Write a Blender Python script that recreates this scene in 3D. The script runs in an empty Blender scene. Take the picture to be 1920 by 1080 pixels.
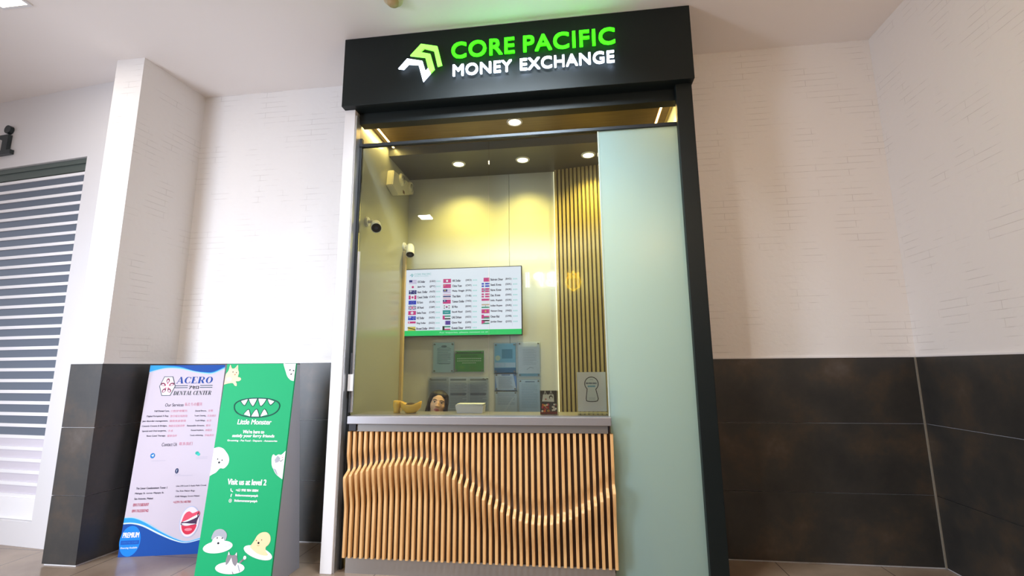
import bpy, bmesh, math, random
from mathutils import Vector, Matrix
random.seed(7)
C = bpy.context.scene.collection
scene = bpy.context.scene

# ------------------------------------------------------------------ camera
def camera():
    yaw, pitch, roll = 0.12767913, 0.16763275, -0.00784216
    f = Vector((-math.sin(yaw)*math.cos(pitch), math.cos(yaw)*math.cos(pitch), math.sin(pitch)))
    r = Vector((math.cos(yaw), math.sin(yaw), 0)); u = r.cross(f)
    c, s = math.cos(roll), math.sin(roll)
    r, u = c*r + s*u, -s*r + c*u
    cam = bpy.data.cameras.new('camera'); o = bpy.data.objects.new('camera', cam); C.objects.link(o)
    cam.sensor_width = 36; cam.lens = 880.354/1920*36; cam.clip_start = 0.05
    m = Matrix((r, u, -f)).transposed().to_4x4(); m.translation = (0, 0, 1.2)
    o.matrix_world = m; scene.camera = o
camera()

# ------------------------------------------------------------------ world, lights, exposure
scene.view_settings.view_transform = 'Standard'; scene.view_settings.look = 'None'
scene.view_settings.gamma = 1; scene.view_settings.exposure = 0.0
w = bpy.data.worlds.new('world'); scene.world = w; w.use_nodes = True
w.node_tree.nodes['Background'].inputs[0].default_value = (0.86, 0.88, 1.0, 1)
w.node_tree.nodes['Background'].inputs[1].default_value = 1.1

def area(name, loc, target, sx, sy, power, color, spread=180):
    l = bpy.data.lights.new(name, 'AREA'); l.shape = 'RECTANGLE'; l.size = sx; l.size_y = sy
    l.energy = power; l.color = color; l.spread = math.radians(spread)
    o = bpy.data.objects.new(name, l); C.objects.link(o); o.location = loc
    d = Vector(target) - Vector(loc); o.rotation_euler = d.to_track_quat('-Z', 'Y').to_euler()
    o.visible_glossy = True
    return o
area('daylight_from_entrance', (-4.0, -0.15, 1.45), (-1.9, 3.3, 0.8), 0.8, 1.6, 66, (0.77, 0.85, 1.0), 115)
area('added_cool_fill', (-0.4, 2.0, 3.48), (-0.4, 3.3, 1.0), 0.9, 0.3, 48, (0.78, 0.90, 1.0), 95)  # unseen cool fill, added to brighten the booth interior from the front
def point_fill(name, loc, power, color, r=0.12):
    l = bpy.data.lights.new(name, 'POINT'); l.energy = power; l.color = color; l.shadow_soft_size = r
    o = bpy.data.objects.new(name, l); C.objects.link(o); o.location = loc; return o
point_fill('added_warm_fill', (0.9, 0.8, 2.5), 22, (1.0, 0.60, 0.24))  # unseen point light, added to warm the ceiling and right wall

# ------------------------------------------------------------------ materials
def lin(c):
    if isinstance(c, str):
        c = [int(c[i:i+2], 16)/255 for i in (0, 2, 4)]
    return tuple(x/12.92 if x <= 0.04045 else ((x+0.055)/1.055)**2.4 for x in c[:3])
MATS = {}
def mat(name, col='808080', rough=0.5, metal=0.0, spec=0.5, emit=0.0, ecol=None, coat=0.0):
    if name in MATS: return MATS[name]
    m = bpy.data.materials.new(name); m.use_nodes = True
    b = m.node_tree.nodes['Principled BSDF']
    b.inputs['Base Color'].default_value = (*lin(col), 1)
    b.inputs['Roughness'].default_value = rough; b.inputs['Metallic'].default_value = metal
    b.inputs['Specular IOR Level'].default_value = spec
    b.inputs['Coat Weight'].default_value = coat
    if emit:
        b.inputs['Emission Color'].default_value = (*lin(ecol or col), 1)
        b.inputs['Emission Strength'].default_value = emit
    m.diffuse_color = (*lin(col), 1)
    MATS[name] = m; return m
def N(m, t, **kw):
    n = m.node_tree.nodes.new(t)
    for k, v in kw.items(): setattr(n, k, v)
    return n
def L(m, a, b): m.node_tree.links.new(a, b)
def flat(col): return mat('print_'+col, col, 0.6, spec=0.25)
def lit(col, s=1.0): return mat('screen_%s_%.2f' % (col, s), '101010', 0.3, emit=s, ecol=col)

def uvz(m):
    """texture space: (x+y, z) in metres, for upright axis-aligned surfaces"""
    t = N(m, 'ShaderNodeTexCoord'); s = N(m, 'ShaderNodeSeparateXYZ'); c = N(m, 'ShaderNodeCombineXYZ')
    a = N(m, 'ShaderNodeMath', operation='ADD')
    L(m, t.outputs['Object'], s.inputs[0]); L(m, s.outputs['X'], a.inputs[0]); L(m, s.outputs['Y'], a.inputs[1])
    L(m, a.outputs[0], c.inputs['X']); L(m, s.outputs['Z'], c.inputs['Y'])
    return t, c
def ramp(m, fac, stops):
    r = N(m, 'ShaderNodeValToRGB'); e = r.color_ramp.elements
    while len(e) < len(stops): e.new(0.5)
    for x, (p, c) in zip(e, stops): x.position = p; x.color = (*lin(c), 1)
    L(m, fac, r.inputs[0]); return r
def brick_mat():
    m = mat('white_brick_paint', 'efedec', 0.75, spec=0.25); b = m.node_tree.nodes['Principled BSDF']
    t, c = uvz(m)
    br = N(m, 'ShaderNodeTexBrick'); br.inputs['Scale'].default_value = 1
    br.inputs['Brick Width'].default_value = 0.42; br.inputs['Row Height'].default_value = 0.046
    br.inputs['Mortar Size'].default_value = 0.0019; br.inputs['Mortar Smooth'].default_value = 0.6
    L(m, c.outputs[0], br.inputs['Vector'])
    no = N(m, 'ShaderNodeTexNoise'); no.inputs['Scale'].default_value = 5; no.inputs['Detail'].default_value = 4
    L(m, t.outputs['Object'], no.inputs['Vector'])
    n2 = N(m, 'ShaderNodeTexNoise'); n2.inputs['Scale'].default_value = 26; n2.inputs['Detail'].default_value = 5
    L(m, c.outputs[0], n2.inputs['Vector'])
    # patchy joints: paint has filled most of the mortar lines
    pr = N(m, 'ShaderNodeMapRange'); pr.inputs[1].default_value = 0.5; pr.inputs[2].default_value = 0.62
    L(m, no.outputs['Fac'], pr.inputs[0])
    mu = N(m, 'ShaderNodeMath', operation='MULTIPLY'); L(m, br.outputs['Fac'], mu.inputs[0]); L(m, pr.outputs[0], mu.inputs[1])
    mix = N(m, 'ShaderNodeMix', data_type='RGBA'); mix.inputs[6].default_value = (*lin('efedec'), 1); mix.inputs[7].default_value = (*lin('b9b4b2'), 1)
    m2 = N(m, 'ShaderNodeMath', operation='MULTIPLY'); m2.inputs[1].default_value = 0.55; L(m, mu.outputs[0], m2.inputs[0])
    L(m, m2.outputs[0], mix.inputs[0]); L(m, mix.outputs[2], b.inputs['Base Color'])
    h = N(m, 'ShaderNodeMath', operation='SUBTRACT'); L(m, n2.outputs['Fac'], h.inputs[0]); L(m, mu.outputs[0], h.inputs[1])
    bp = N(m, 'ShaderNodeBump'); bp.inputs['Strength'].default_value = 0.22; bp.inputs['Distance'].default_value = 0.012
    L(m, h.outputs[0], bp.inputs['Height']); L(m, bp.outputs[0], b.inputs['Normal'])
    return m
def slate_mat():
    m = mat('slate_tile', '34312e', 0.45, spec=0.7); b = m.node_tree.nodes['Principled BSDF']
    t = N(m, 'ShaderNodeTexCoord')
    n1 = N(m, 'ShaderNodeTexNoise'); n1.inputs['Scale'].default_value = 3.2; n1.inputs['Detail'].default_value = 9; n1.inputs['Roughness'].default_value = 0.65
    L(m, t.outputs['Object'], n1.inputs['Vector'])
    r = ramp(m, n1.outputs['Fac'], [(0.3, '232324'), (0.5, '32302d'), (0.62, '43392f'), (0.75, '544b44')])
    L(m, r.outputs[0], b.inputs['Base Color'])
    bp = N(m, 'ShaderNodeBump'); bp.inputs['Strength'].default_value = 0.12; bp.inputs['Distance'].default_value = 0.004
    L(m, n1.outputs['Fac'], bp.inputs['Height']); L(m, bp.outputs[0], b.inputs['Normal'])
    return m
def floor_mat():
    m = mat('floor_tile', '8d7c6c', 0.22, spec=0.5); b = m.node_tree.nodes['Principled BSDF']
    t = N(m, 'ShaderNodeTexCoord')
    br = N(m, 'ShaderNodeTexBrick', offset=0.0); br.inputs['Scale'].default_value = 1
    br.inputs['Brick Width'].default_value = 0.6; br.inputs['Row Height'].default_value = 0.6; br.inputs['Mortar Size'].default_value = 0.003
    L(m, t.outputs['Object'], br.inputs['Vector'])
    n1 = N(m, 'ShaderNodeTexNoise'); n1.inputs['Scale'].default_value = 2.3; n1.inputs['Detail'].default_value = 7
    L(m, t.outputs['Object'], n1.inputs['Vector'])
    r = ramp(m, n1.outputs['Fac'], [(0.3, '7c6a5a'), (0.7, 'a08d79')])
    mix = N(m, 'ShaderNodeMix', data_type='RGBA'); L(m, br.outputs['Fac'], mix.inputs[0]); L(m, r.outputs[0], mix.inputs[6])
    mix.inputs[7].default_value = (*lin('5c5147'), 1); L(m, mix.outputs[2], b.inputs['Base Color'])
    return m
def wood_mat(name, a, bcol, rough=0.45, axis='Z'):
    m = mat(name, a, rough); b = m.node_tree.nodes['Principled BSDF']
    t = N(m, 'ShaderNodeTexCoord'); mp = N(m, 'ShaderNodeMapping')
    mp.inputs['Scale'].default_value = {'Z': (60, 60, 4), 'X': (4, 60, 60)}[axis]
    L(m, t.outputs['Object'], mp.inputs[0])
    n = N(m, 'ShaderNodeTexNoise'); n.inputs['Scale'].default_value = 1; n.inputs['Detail'].default_value = 5
    L(m, mp.outputs[0], n.inputs['Vector'])
    r = ramp(m, n.outputs['Fac'], [(0.3, a), (0.7, bcol)]); L(m, r.outputs[0], b.inputs['Base Color'])
    return m
def glass_mat(name, tint='ffffff', ior=1.5):
    m = bpy.data.materials.new(name); m.use_nodes = True; nt = m.node_tree; nt.nodes.clear()
    out = N(m, 'ShaderNodeOutputMaterial'); mx = N(m, 'ShaderNodeMixShader'); tr = N(m, 'ShaderNodeBsdfTransparent')
    gl = N(m, 'ShaderNodeBsdfGlossy'); fr = N(m, 'ShaderNodeFresnel'); fr.inputs[0].default_value = ior
    tr.inputs[0].default_value = (*lin(tint), 1); gl.inputs['Roughness'].default_value = 0.0
    L(m, fr.outputs[0], mx.inputs[0]); L(m, tr.outputs[0], mx.inputs[1]); L(m, gl.outputs[0], mx.inputs[2]); L(m, mx.outputs[0], out.inputs[0])
    MATS[name] = m; return m
def frosted_mat():
    m = mat('frosted_film', 'a2c4ca', 0.28, spec=0.6); b = m.node_tree.nodes['Principled BSDF']
    tl = N(m, 'ShaderNodeBsdfTranslucent'); tl.inputs[0].default_value = (*lin('eef6ee'), 1)
    mx = N(m, 'ShaderNodeMixShader'); mx.inputs[0].default_value = 0.55
    out = m.node_tree.nodes['Material Output']
    L(m, b.outputs[0], mx.inputs[1]); L(m, tl.outputs[0], mx.inputs[2]); L(m, mx.outputs[0], out.inputs[0])
    return m
BRICK = brick_mat(); SLATE = slate_mat(); FLOOR = floor_mat()
PAINT = mat('ceiling_paint', 'f7f1ee', 0.85, spec=0.2)
WHITE = mat('white_lacquer', 'e9e8ea', 0.35)
PANEL = mat('interior_panel', 'acaea8', 0.22, spec=0.5)
PANELW = mat('interior_back_panel', 'c3c6ca', 0.5, spec=0.4)
BLACK = mat('black_fascia', '0f1819', 0.5, spec=0.3)
DARK = mat('dark_ceiling', '4a4a42', 0.4)
STEEL = mat('brushed_steel', 'a9a7aa', 0.38, metal=0.75)
ALU = mat('aluminium', 'd3d5da', 0.3, metal=0.8)
DKALU = mat('dark_aluminium', '2a3036', 0.4, metal=0.3)
SLATWOOD = wood_mat('light_oak', 'd8a468', 'e8bd84', 0.42)
SLATBACK = mat('brown_backing', '3a2412', 0.7)
SOFFIT = wood_mat('soffit_wood', '655232', '74603c', 0.4, 'X')
OAK2 = wood_mat('olive_oak', 'a8976a', 'b8a678', 0.45)
GLASS = glass_mat('clear_glass', 'f4faf7')
ACRYL = glass_mat('acrylic', 'f7fbff', 1.35)
FROST = frosted_mat()
LAMP = mat('lamp_face', 'ffffff', 0.4, emit=14, ecol='fff2d8')

# ------------------------------------------------------------------ mesh helpers
def link(name, bm, m, parent=None, smooth=False, **tags):
    me = bpy.data.meshes.new(name); bm.normal_update(); bm.to_mesh(me); bm.free()
    for x in (m if isinstance(m, (list, tuple)) else [m]): me.materials.append(x)
    if smooth:
        for p in me.polygons: p.use_smooth = True
    o = bpy.data.objects.new(name, me); C.objects.link(o)
    if parent:
        o.parent = parent; o.matrix_parent_inverse = parent.matrix_world.inverted() if False else Matrix.Translation(-parent.location)
    for k, v in tags.items(): o[k] = v
    return o
def tag(o, label, cat, group=None):
    o['label'] = label; o['category'] = cat
    if group: o['group'] = group
    return o
def thing(name, label, cat, loc, group=None):
    o = bpy.data.objects.new(name, None); C.objects.link(o); o.location = loc; o.empty_display_size = 0.1
    return tag(o, label, cat, group)
def struct(name, bm, m, parent=None, **k):
    o = link(name, bm, m, parent, **k)
    if not parent: o['kind'] = 'structure'
    return o
def B(bm, x0, x1, y0, y1, z0, z1, mi=0, bev=0.0, M=None):
    r = bmesh.ops.create_cube(bm, size=1)
    vs = r['verts']
    for v in vs:
        v.co = Vector(((x0+x1)/2 + v.co.x*(x1-x0), (y0+y1)/2 + v.co.y*(y1-y0), (z0+z1)/2 + v.co.z*(z1-z0)))
    fs = {f for v in vs for f in v.link_faces}
    if bev:
        g = bmesh.ops.bevel(bm, geom=list({e for v in vs for e in v.link_edges}), offset=bev, segments=2, affect='EDGES', profile=0.5)
        fs = set(g['faces']) | {f for f in fs if f.is_valid}
        vs = list({v for f in fs for v in f.verts})
    for f in fs: f.material_index = mi
    if M is not None:
        for v in vs: v.co = M @ v.co
    return bm
def box(*a, **k): return B(bmesh.new(), *a, **k)
def prism(bm, pts, z0, z1, mi=0, M=None):
    """pts: 2-D outline (x, y), extruded z0..z1; M maps to the world"""
    M = M or Matrix.Identity(4)
    a = [bm.verts.new(M @ Vector((x, y, z0))) for x, y in pts]; b = [bm.verts.new(M @ Vector((x, y, z1))) for x, y in pts]
    n = len(pts); fs = [bm.faces.new(a[::-1]), bm.faces.new(b)]
    for i in range(n): fs.append(bm.faces.new((a[i], a[(i+1) % n], b[(i+1) % n], b[i])))
    for f in fs: f.material_index = mi
    bmesh.ops.recalc_face_normals(bm, faces=fs)
    return bm
def cyl(bm, p0, p1, r0, r1=None, seg=24, mi=0):
    p0, p1 = Vector(p0), Vector(p1); r1 = r0 if r1 is None else r1
    d = p1 - p0; q = Vector((0, 0, 1)).rotation_difference(d).to_matrix().to_4x4()
    g = bmesh.ops.create_cone(bm, cap_ends=True, segments=seg, radius1=r0, radius2=r1, depth=d.length, matrix=Matrix.Translation((p0+p1)/2) @ q)
    for v in g['verts']:
        for f in v.link_faces: f.material_index = mi
    return bm
def ball(bm, c, rx, ry=None, rz=None, seg=20, mi=0, M=None):
    ry = rx if ry is None else ry; rz = rx if rz is None else rz
    g = bmesh.ops.create_uvsphere(bm, u_segments=seg, v_segments=max(8, seg*2//3), radius=1)
    for v in g['verts']:
        v.co = Vector((c[0]+v.co.x*rx, c[1]+v.co.y*ry, c[2]+v.co.z*rz))
        if M is not None: v.co = M @ v.co
        for f in v.link_faces: f.material_index = mi
    return bm
def lathe(bm, prof, M, seg=32, mi=0):
    rings = [[bm.verts.new(M @ Vector((r*math.cos(2*math.pi*k/seg), r*math.sin(2*math.pi*k/seg), z))) for k in range(seg)] for r, z in prof]
    for a, b in zip(rings, rings[1:]):
        for k in range(seg):
            f = bm.faces.new((a[k], a[(k+1) % seg], b[(k+1) % seg], b[k])); f.material_index = mi
    return bm

# ---- printed / lettered artwork on a plane: every mark is thin real geometry lying on its surface
class Art:
    def __init__(s, O, u, v, thick=0.0004, depth=0.0):
        s.O, s.u, s.v = Vector(O), Vector(u).normalized(), Vector(v).normalized()
        s.n = s.u.cross(s.v).normalized(); s.bm = bmesh.new(); s.mats = []; s.h = 0.0006; s.t = thick; s.depth = depth
    def mi(s, m):
        if m not in s.mats: s.mats.append(m)
        return s.mats.index(m)
    def P(s, x, y, h): return s.O + s.u*x + s.v*y + s.n*h
    def poly(s, pts, m, lift=0):
        h = s.h + lift*s.t; k = s.mi(m)
        if s.depth:
            M = Matrix((s.u, s.v, s.n)).transposed().to_4x4(); M.translation = s.O
            prism(s.bm, pts, h, h + s.depth, k, M); return s
        vs = [s.bm.verts.new(s.P(x, y, h)) for x, y in pts]
        f = s.bm.faces.new(vs); f.material_index = k
        f.normal_update()
        if f.normal.dot(s.n) < 0: f.normal_flip()
        return s
    def rect(s, x0, y0, x1, y1, m, lift=0): return s.poly([(x0, y0), (x1, y0), (x1, y1), (x0, y1)], m, lift)
    def ell(s, cx, cy, rx, ry, m, lift=0, a0=0, a1=360, n=28, rot=0):
        c, si = math.cos(math.radians(rot)), math.sin(math.radians(rot)); pts = []
        for i in range(n + (a1-a0 < 360)):
            t = math.radians(a0 + (a1-a0)*i/n); x, y = rx*math.cos(t), ry*math.sin(t); pts.append((cx+c*x-si*y, cy+si*x+c*y))
        return s.poly(pts, m, lift)
    def line(s, pts, wd, m, lift=0, close=False):
        q = list(pts) + ([pts[0]] if close else [])
        for (x0, y0), (x1, y1) in zip(q, q[1:]):
            d = Vector((x1-x0, y1-y0))
            if d.length < 1e-9: continue
            d.normalize(); nx, ny = -d.y*wd/2, d.x*wd/2; ex, ey = d.x*wd*0.3, d.y*wd*0.3
            s.poly([(x0-ex+nx, y0-ey+ny), (x0-ex-nx, y0-ey-ny), (x1+ex-nx, y1+ey-ny), (x1+ex+nx, y1+ey+ny)], m, lift)
        return s
    def text(s, txt, x0, y0, x1, y1, m, lift=0, bold=0.0, shear=0.0, space=1.0):
        if bold:
            bx = bold*(y1-y0)*1.1
            for i, (dx, dy) in enumerate(((-1, .4), (1, -.4), (1, .4), (-1, -.4))):
                s.text(txt, x0+bx*(1+dx), y0+bx*(1+dy), x1-bx*(1-dx), y1-bx*(1-dy), m, lift+.06*i, 0, shear, space)
            return s
        cu = bpy.data.curves.new('t', 'FONT'); cu.body = txt; cu.size = 1; cu.shear = shear; cu.space_character = space
        cu.resolution_u = 4
        if s.depth: cu.extrude = 0.5
        ob = bpy.data.objects.new('t', cu); C.objects.link(ob)
        dg = bpy.context.evaluated_depsgraph_get(); me = bpy.data.meshes.new_from_object(ob.evaluated_get(dg))
        bpy.data.objects.remove(ob); bpy.data.curves.remove(cu)
        if not me.vertices: bpy.data.meshes.remove(me); return s
        xs = [v.co.x for v in me.vertices]; ys = [v.co.y for v in me.vertices]
        a, b, c, d = min(xs), max(xs), min(ys), max(ys)
        h = s.h + lift*s.t; k = s.mi(m); vm = []
        for v in me.vertices:
            fx = (v.co.x-a)/max(b-a, 1e-6); fy = (v.co.y-c)/max(d-c, 1e-6)
            hh = h + ((v.co.z+0.5)*s.depth if s.depth else 0)
            vm.append(s.bm.verts.new(s.P(x0+fx*(x1-x0), y0+fy*(y1-y0), hh)))
        for p in me.polygons:
            try: f = s.bm.faces.new([vm[i] for i in p.vertices]); f.material_index = k
            except ValueError: continue
            if not s.depth:
                f.normal_update()
                if f.normal.dot(s.n) < 0: f.normal_flip()
        bpy.data.meshes.remove(me); return s
    def done(s, name, parent=None, **k): return link(name, s.bm, s.mats, parent, **k)

# ------------------------------------------------------------------ the setting
struct('floor', box(-9, 2.3, -4.2, 4.1, -0.1, 0), FLOOR)
struct('ceiling', box(-9, 2.3, -4.2, 3.45, 3.5, 3.6), PAINT)
bm = bmesh.new()
B(bm, -3.2, -1.53, 3.33, 3.45, 0, 3.5); B(bm, 0.79, 2.3, 3.33, 3.45, 0, 3.5); B(bm, -1.53, 0.79, 3.34, 3.45, 3.04, 3.5)
struct('wall_back', bm, BRICK)
struct('wall_right', box(2.165, 2.3, -4.2, 3.33, 0, 3.5), BRICK)
struct('wall_front', box(-9, 2.3, -4.2, -4.05, 0, 3.5), PAINT)
ROWS = [(0.012, 0.4135), (0.4175, 0.8335), (0.8375, 1.245)]
bm = bmesh.new()
for z0, z1 in ROWS:
    B(bm, -3.08, -1.536, 3.316, 3.33, z0, z1, bev=0.0015); B(bm, 0.80, 2.151, 3.316, 3.33, z0, z1, bev=0.0015)
struct('wall_tiling_back', bm, SLATE)
bm = bmesh.new()
for z0, z1 in ROWS: B(bm, 2.151, 2.165, -3.9, 3.316, z0, z1, bev=0.0015)
struct('wall_tiling_right', bm, SLATE)
bm = bmesh.new(); B(bm, -3.06, -1.536, 3.318, 3.33, 1.2455, 1.254); B(bm, 0.80, 2.153, 3.318, 3.33, 1.2455, 1.254); B(bm, 2.153, 2.165, -3.9, 3.318, 1.2455, 1.254)
struct('trim_1', bm, WHITE)
struct('trim_4', box(2.143, 2.151, 3.308, 3.316, 0.01, 1.245), mat('corner_bead', '8a8478', 0.4))
# pillar on the left
PIL = [(-3.335, 2.79), (-3.105, 2.79), (-3.062, 3.33), (-3.062, 3.45), (-3.335, 3.45)]
struct('wall_pillar', prism(bmesh.new(), PIL, 0, 3.5), BRICK)
PT = [(-3.338, 2.778), (-3.096, 2.778), (-3.050, 3.316), (-3.062, 3.316), (-3.106, 2.7895), (-3.338, 2.7895)]
bm = bmesh.new()
for z0, z1 in ROWS: prism(bm, PT, z0, z1)
struct('wall_tiling_pillar', bm, SLATE)
struct('trim_5', prism(bmesh.new(), PT, 1.2455, 1.252), WHITE)
# wall with the shutter, running off to the left at a slight angle
WL = Matrix(((-0.994, -0.109, 0, -3.33), (0.109, -0.994, 0, 2.985), (0, 0, 1, 0), (0, 0, 0, 1)))   # local (along, out of wall, up)
bm = bmesh.new()
SW = mat('shutter_wall_paint', 'dcdadb', 0.3, spec=0.45)
B(bm, -0.1, 0.447, -0.15, 0, 0, 3.5, M=WL); B(bm, 0.447, 4.6, -0.15, 0, 2.876, 3.5, M=WL); B(bm, 0.447, 4.6, -0.15, 0, 0, 0.16, M=WL); B(bm, 4.2, 5.6, -0.15, 0, 0, 3.5, M=WL)
bmesh.ops.recalc_face_normals(bm, faces=bm.faces[:])
struct('wall_left', bm, SW)

# booth shell
struct('wall_booth_left', box(-1.534, -1.458, 2.905, 4.02, 0, 3.04), PANEL)
bm = bmesh.new(); B(bm, -1.458, -0.532, 3.97, 4.05, 0, 3.02); B(bm, -0.529, 0.75, 3.97, 4.05, 0, 3.02)
struct('wall_booth_back', bm, PANELW)
struct('wall_booth_right', box(0.735, 0.797, 2.905, 4.02, 0, 3.04), PANEL)
struct('ceiling_booth', box(-1.456, 0.733, 3.46, 3.968, 2.917, 3.02), DARK)
struct('ceiling_soffit', box(-1.456, 0.733, 2.995, 3.458, 2.985, 3.03), SOFFIT)
struct('trim_2', box(-1.534, -1.459, 2.86, 2.904, 0, 2.982, bev=0.002), WHITE)
bm = bmesh.new(); B(bm, -1.4588, -1.450, 2.872, 2.93, 0, 2.945)
struct('trim_6', bm, ALU)
struct('trim_3', box(0.698, 0.797, 2.86, 2.904, 0, 2.982, bev=0.002), BLACK)

# glazed partition above the counter
GY = 2.94
bm = bmesh.new(); B(bm, -1.452, 0.735, 2.925, 2.955, 2.735, 2.757, bev=0.002)
win = struct('window_1', bm, DKALU)
win['kind'] = 'structure'
link('side_frame', box(-1.458, -1.432, 2.93, 2.955, 0.0, 2.80), DKALU, win)
link('pane', box(-1.43, -0.531, GY, GY+0.008, 0.912, 2.735), GLASS, win)
link('pane', box(-0.527, 0.196, GY, GY+0.008, 0.912, 2.735), GLASS, win)
link('edge_channel', box(-1.424, -1.410, 2.927, 2.939, 0.925, 1.98), ALU, win)
lk = link('lock_plate', box(-1.431, -1.4245, 2.915, 2.939, 0.925, 1.30, bev=0.002), mat('grey_plate', '6b6f78', 0.35, metal=0.6), win)
link('lock_label', box(-1.440, -1.405, 2.908, 2.9145, 1.06, 1.165), WHITE, lk)
dr = struct('door_1', box(0.199, 0.735, GY-0.002, GY+0.010, 0.012, 2.733), FROST)
link('edge_strip', box(0.199, 0.206, GY-0.006, GY-0.0022, 0.012, 2.733), mat('pale_edge', 'aebab0', 0.4), dr)

# ------------------------------------------------------------------ sign over the booth
sg = thing('shop_sign', 'long black fascia box with lit green and white lettering above the glazed booth', 'shop sign', (-0.36, 2.81, 2.98))
link('fascia_box', box(-1.537, 0.806, 2.81, 2.99, 2.982, 3.497, bev=0.003), BLACK, sg)
link('lower_beam', box(-1.449, 0.733, 2.915, 2.990, 2.90, 2.981), BLACK, sg)
GREEN = mat('green_sign_light', '35d61f', 0.4, emit=4.5, ecol='26dc06'); SWHITE = mat('white_sign_light', 'f4f8ff', 0.4, emit=3.2, ecol='d8e8ff')
GREENP = mat('pale_green_sign_light', '9df07a', 0.4, emit=2.2, ecol='74f040')
ax, az = (1, 0, 0), (0, 0, 1)
def sign_art(d=0.012):
    a = Art((0, 2.792, 0), ax, az, depth=d); a.h = 0.0; return a
for wd_, x0, x1, z0, z1, m_, lb in (('CORE', -.757, -.328, 3.251, 3.372, GREEN, 'green lit first word of the upper line'), ('PACIFIC', -.270, .326, 3.251, 3.372, GREEN, 'green lit second word of the upper line'),
        ('MONEY', -.746, -.347, 3.121, 3.207, SWHITE, 'white lit first word of the lower line'), ('EXCHANGE', -.293, .316, 3.121, 3.207, SWHITE, 'white lit second word of the lower line')):
    a = sign_art(); a.text(wd_, x0, z0, x1, z1, m_, bold=0.02, space=1.08); a.done('lettering', sg, label=lb)
WPL = [(-1.126, 3.213), (-1.065, 3.282), (-0.958, 3.254), (-0.935, 3.175), (-0.917, 3.196), (-0.898, 3.158), (-0.949, 3.1), (-0.984, 3.229), (-1.055, 3.24), (-1.088, 3.205)]
GPL = [(-1.045, 3.303), (-0.97, 3.384), (-0.855, 3.354), (-0.82, 3.211), (-0.851, 3.203), (-0.878, 3.323), (-0.947, 3.348), (-0.974, 3.322), (-0.903, 3.301), (-0.871, 3.186), (-0.898, 3.158), (-0.917, 3.196), (-0.938, 3.28)]
a = sign_art(); a.poly(GPL, GREENP); a.poly(WPL, SWHITE); a.done('emblem', sg, label='folded arrow emblem in green and white')

# ------------------------------------------------------------------ lights that hang in the place
def downlight(x, y, z, label, r=0.055, power=14, col=(1, 0.80, 0.40), group=None, em=16):
    t = thing('downlight', label, 'ceiling light', (x, y, z), group)
    bm = bmesh.new(); M = Matrix.Translation((x, y, z))
    lathe(bm, [(r*0.78, -0.001), (r*0.8, -0.008), (r*1.02, -0.008), (r*1.08, -0.0005)], M)
    link('ring', bm, WHITE, t, smooth=True)
    bm = bmesh.new(); cyl(bm, (x, y, z-0.004), (x, y, z-0.0012), r*0.78)
    link('diffuser', bm, mat('downlight_face', 'ffffff', 0.4, emit=em, ecol='fff0c8'), t)
    l = bpy.data.lights.new('downlight_glow', 'SPOT'); l.energy = power; l.color = col; l.spot_size = math.radians(130); l.spot_blend = 1.0; l.shadow_soft_size = 0.04
    o = bpy.data.objects.new('downlight_glow', l); C.objects.link(o); o.location = (x, y, z-0.02)
    o.parent = t; o.matrix_parent_inverse = Matrix.Translation(-t.location)
downlight(-0.379, 3.183, 2.985, 'round downlight in the brown wooden soffit, in front of the glass', power=48, col=(1, 0.84, 0.58))
G = 'round downlights in the dark booth ceiling'
downlight(-0.923, 3.684, 2.917, 'leftmost round downlight in the dark booth ceiling', power=62, col=(1, 0.74, 0.15), group=G)
downlight(-0.374, 3.681, 2.917, 'middle one of three round downlights in the dark booth ceiling', power=62, col=(1, 0.74, 0.15), group=G)
downlight(0.169, 3.669, 2.917, 'round downlight in the dark booth ceiling right above the slatted panel', power=62, col=(1, 0.74, 0.15), group=G)
def strip(x, y0, y1, label):
    t = thing('light_strip', label, 'strip light', (x, (y0+y1)/2, 2.985), 'strip lights in the wooden soffit')
    bm = bmesh.new(); B(bm, x-0.013, x+0.013, y0, y1, 2.9815, 2.9848); link('channel', bm, mat('strip_channel', 'b08a5c', 0.4), t)
    link('diffuser', box(x-0.006, x+0.006, y0+0.003, y1-0.003, 2.9785, 2.9813), mat('strip_face', 'ffffff', 0.4, emit=13, ecol='ffd98e'), t)
    l = bpy.data.lights.new('strip_glow', 'AREA'); l.shape = 'RECTANGLE'; l.size = 0.012; l.size_y = y1-y0-0.02; l.energy = 2.2; l.color = (1, 0.70, 0.20)
    o = bpy.data.objects.new('strip_glow', l); C.objects.link(o); o.location = (x, (y0+y1)/2, 2.977); o.parent = t; o.matrix_parent_inverse = Matrix.Translation(-t.location)
strip(-1.41, 3.0, 3.45, 'thin glowing strip light along the left end of the wooden soffit')
strip(0.657, 3.0, 3.45, 'thin glowing strip light along the right end of the wooden soffit')
link('edge_bead', box(0.719, 0.7345, 3.0, 3.45, 2.979, 2.9848), mat('gold_bead', 'b5a468', 0.35, metal=0.5), bpy.data.objects['ceiling_soffit'])
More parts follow.
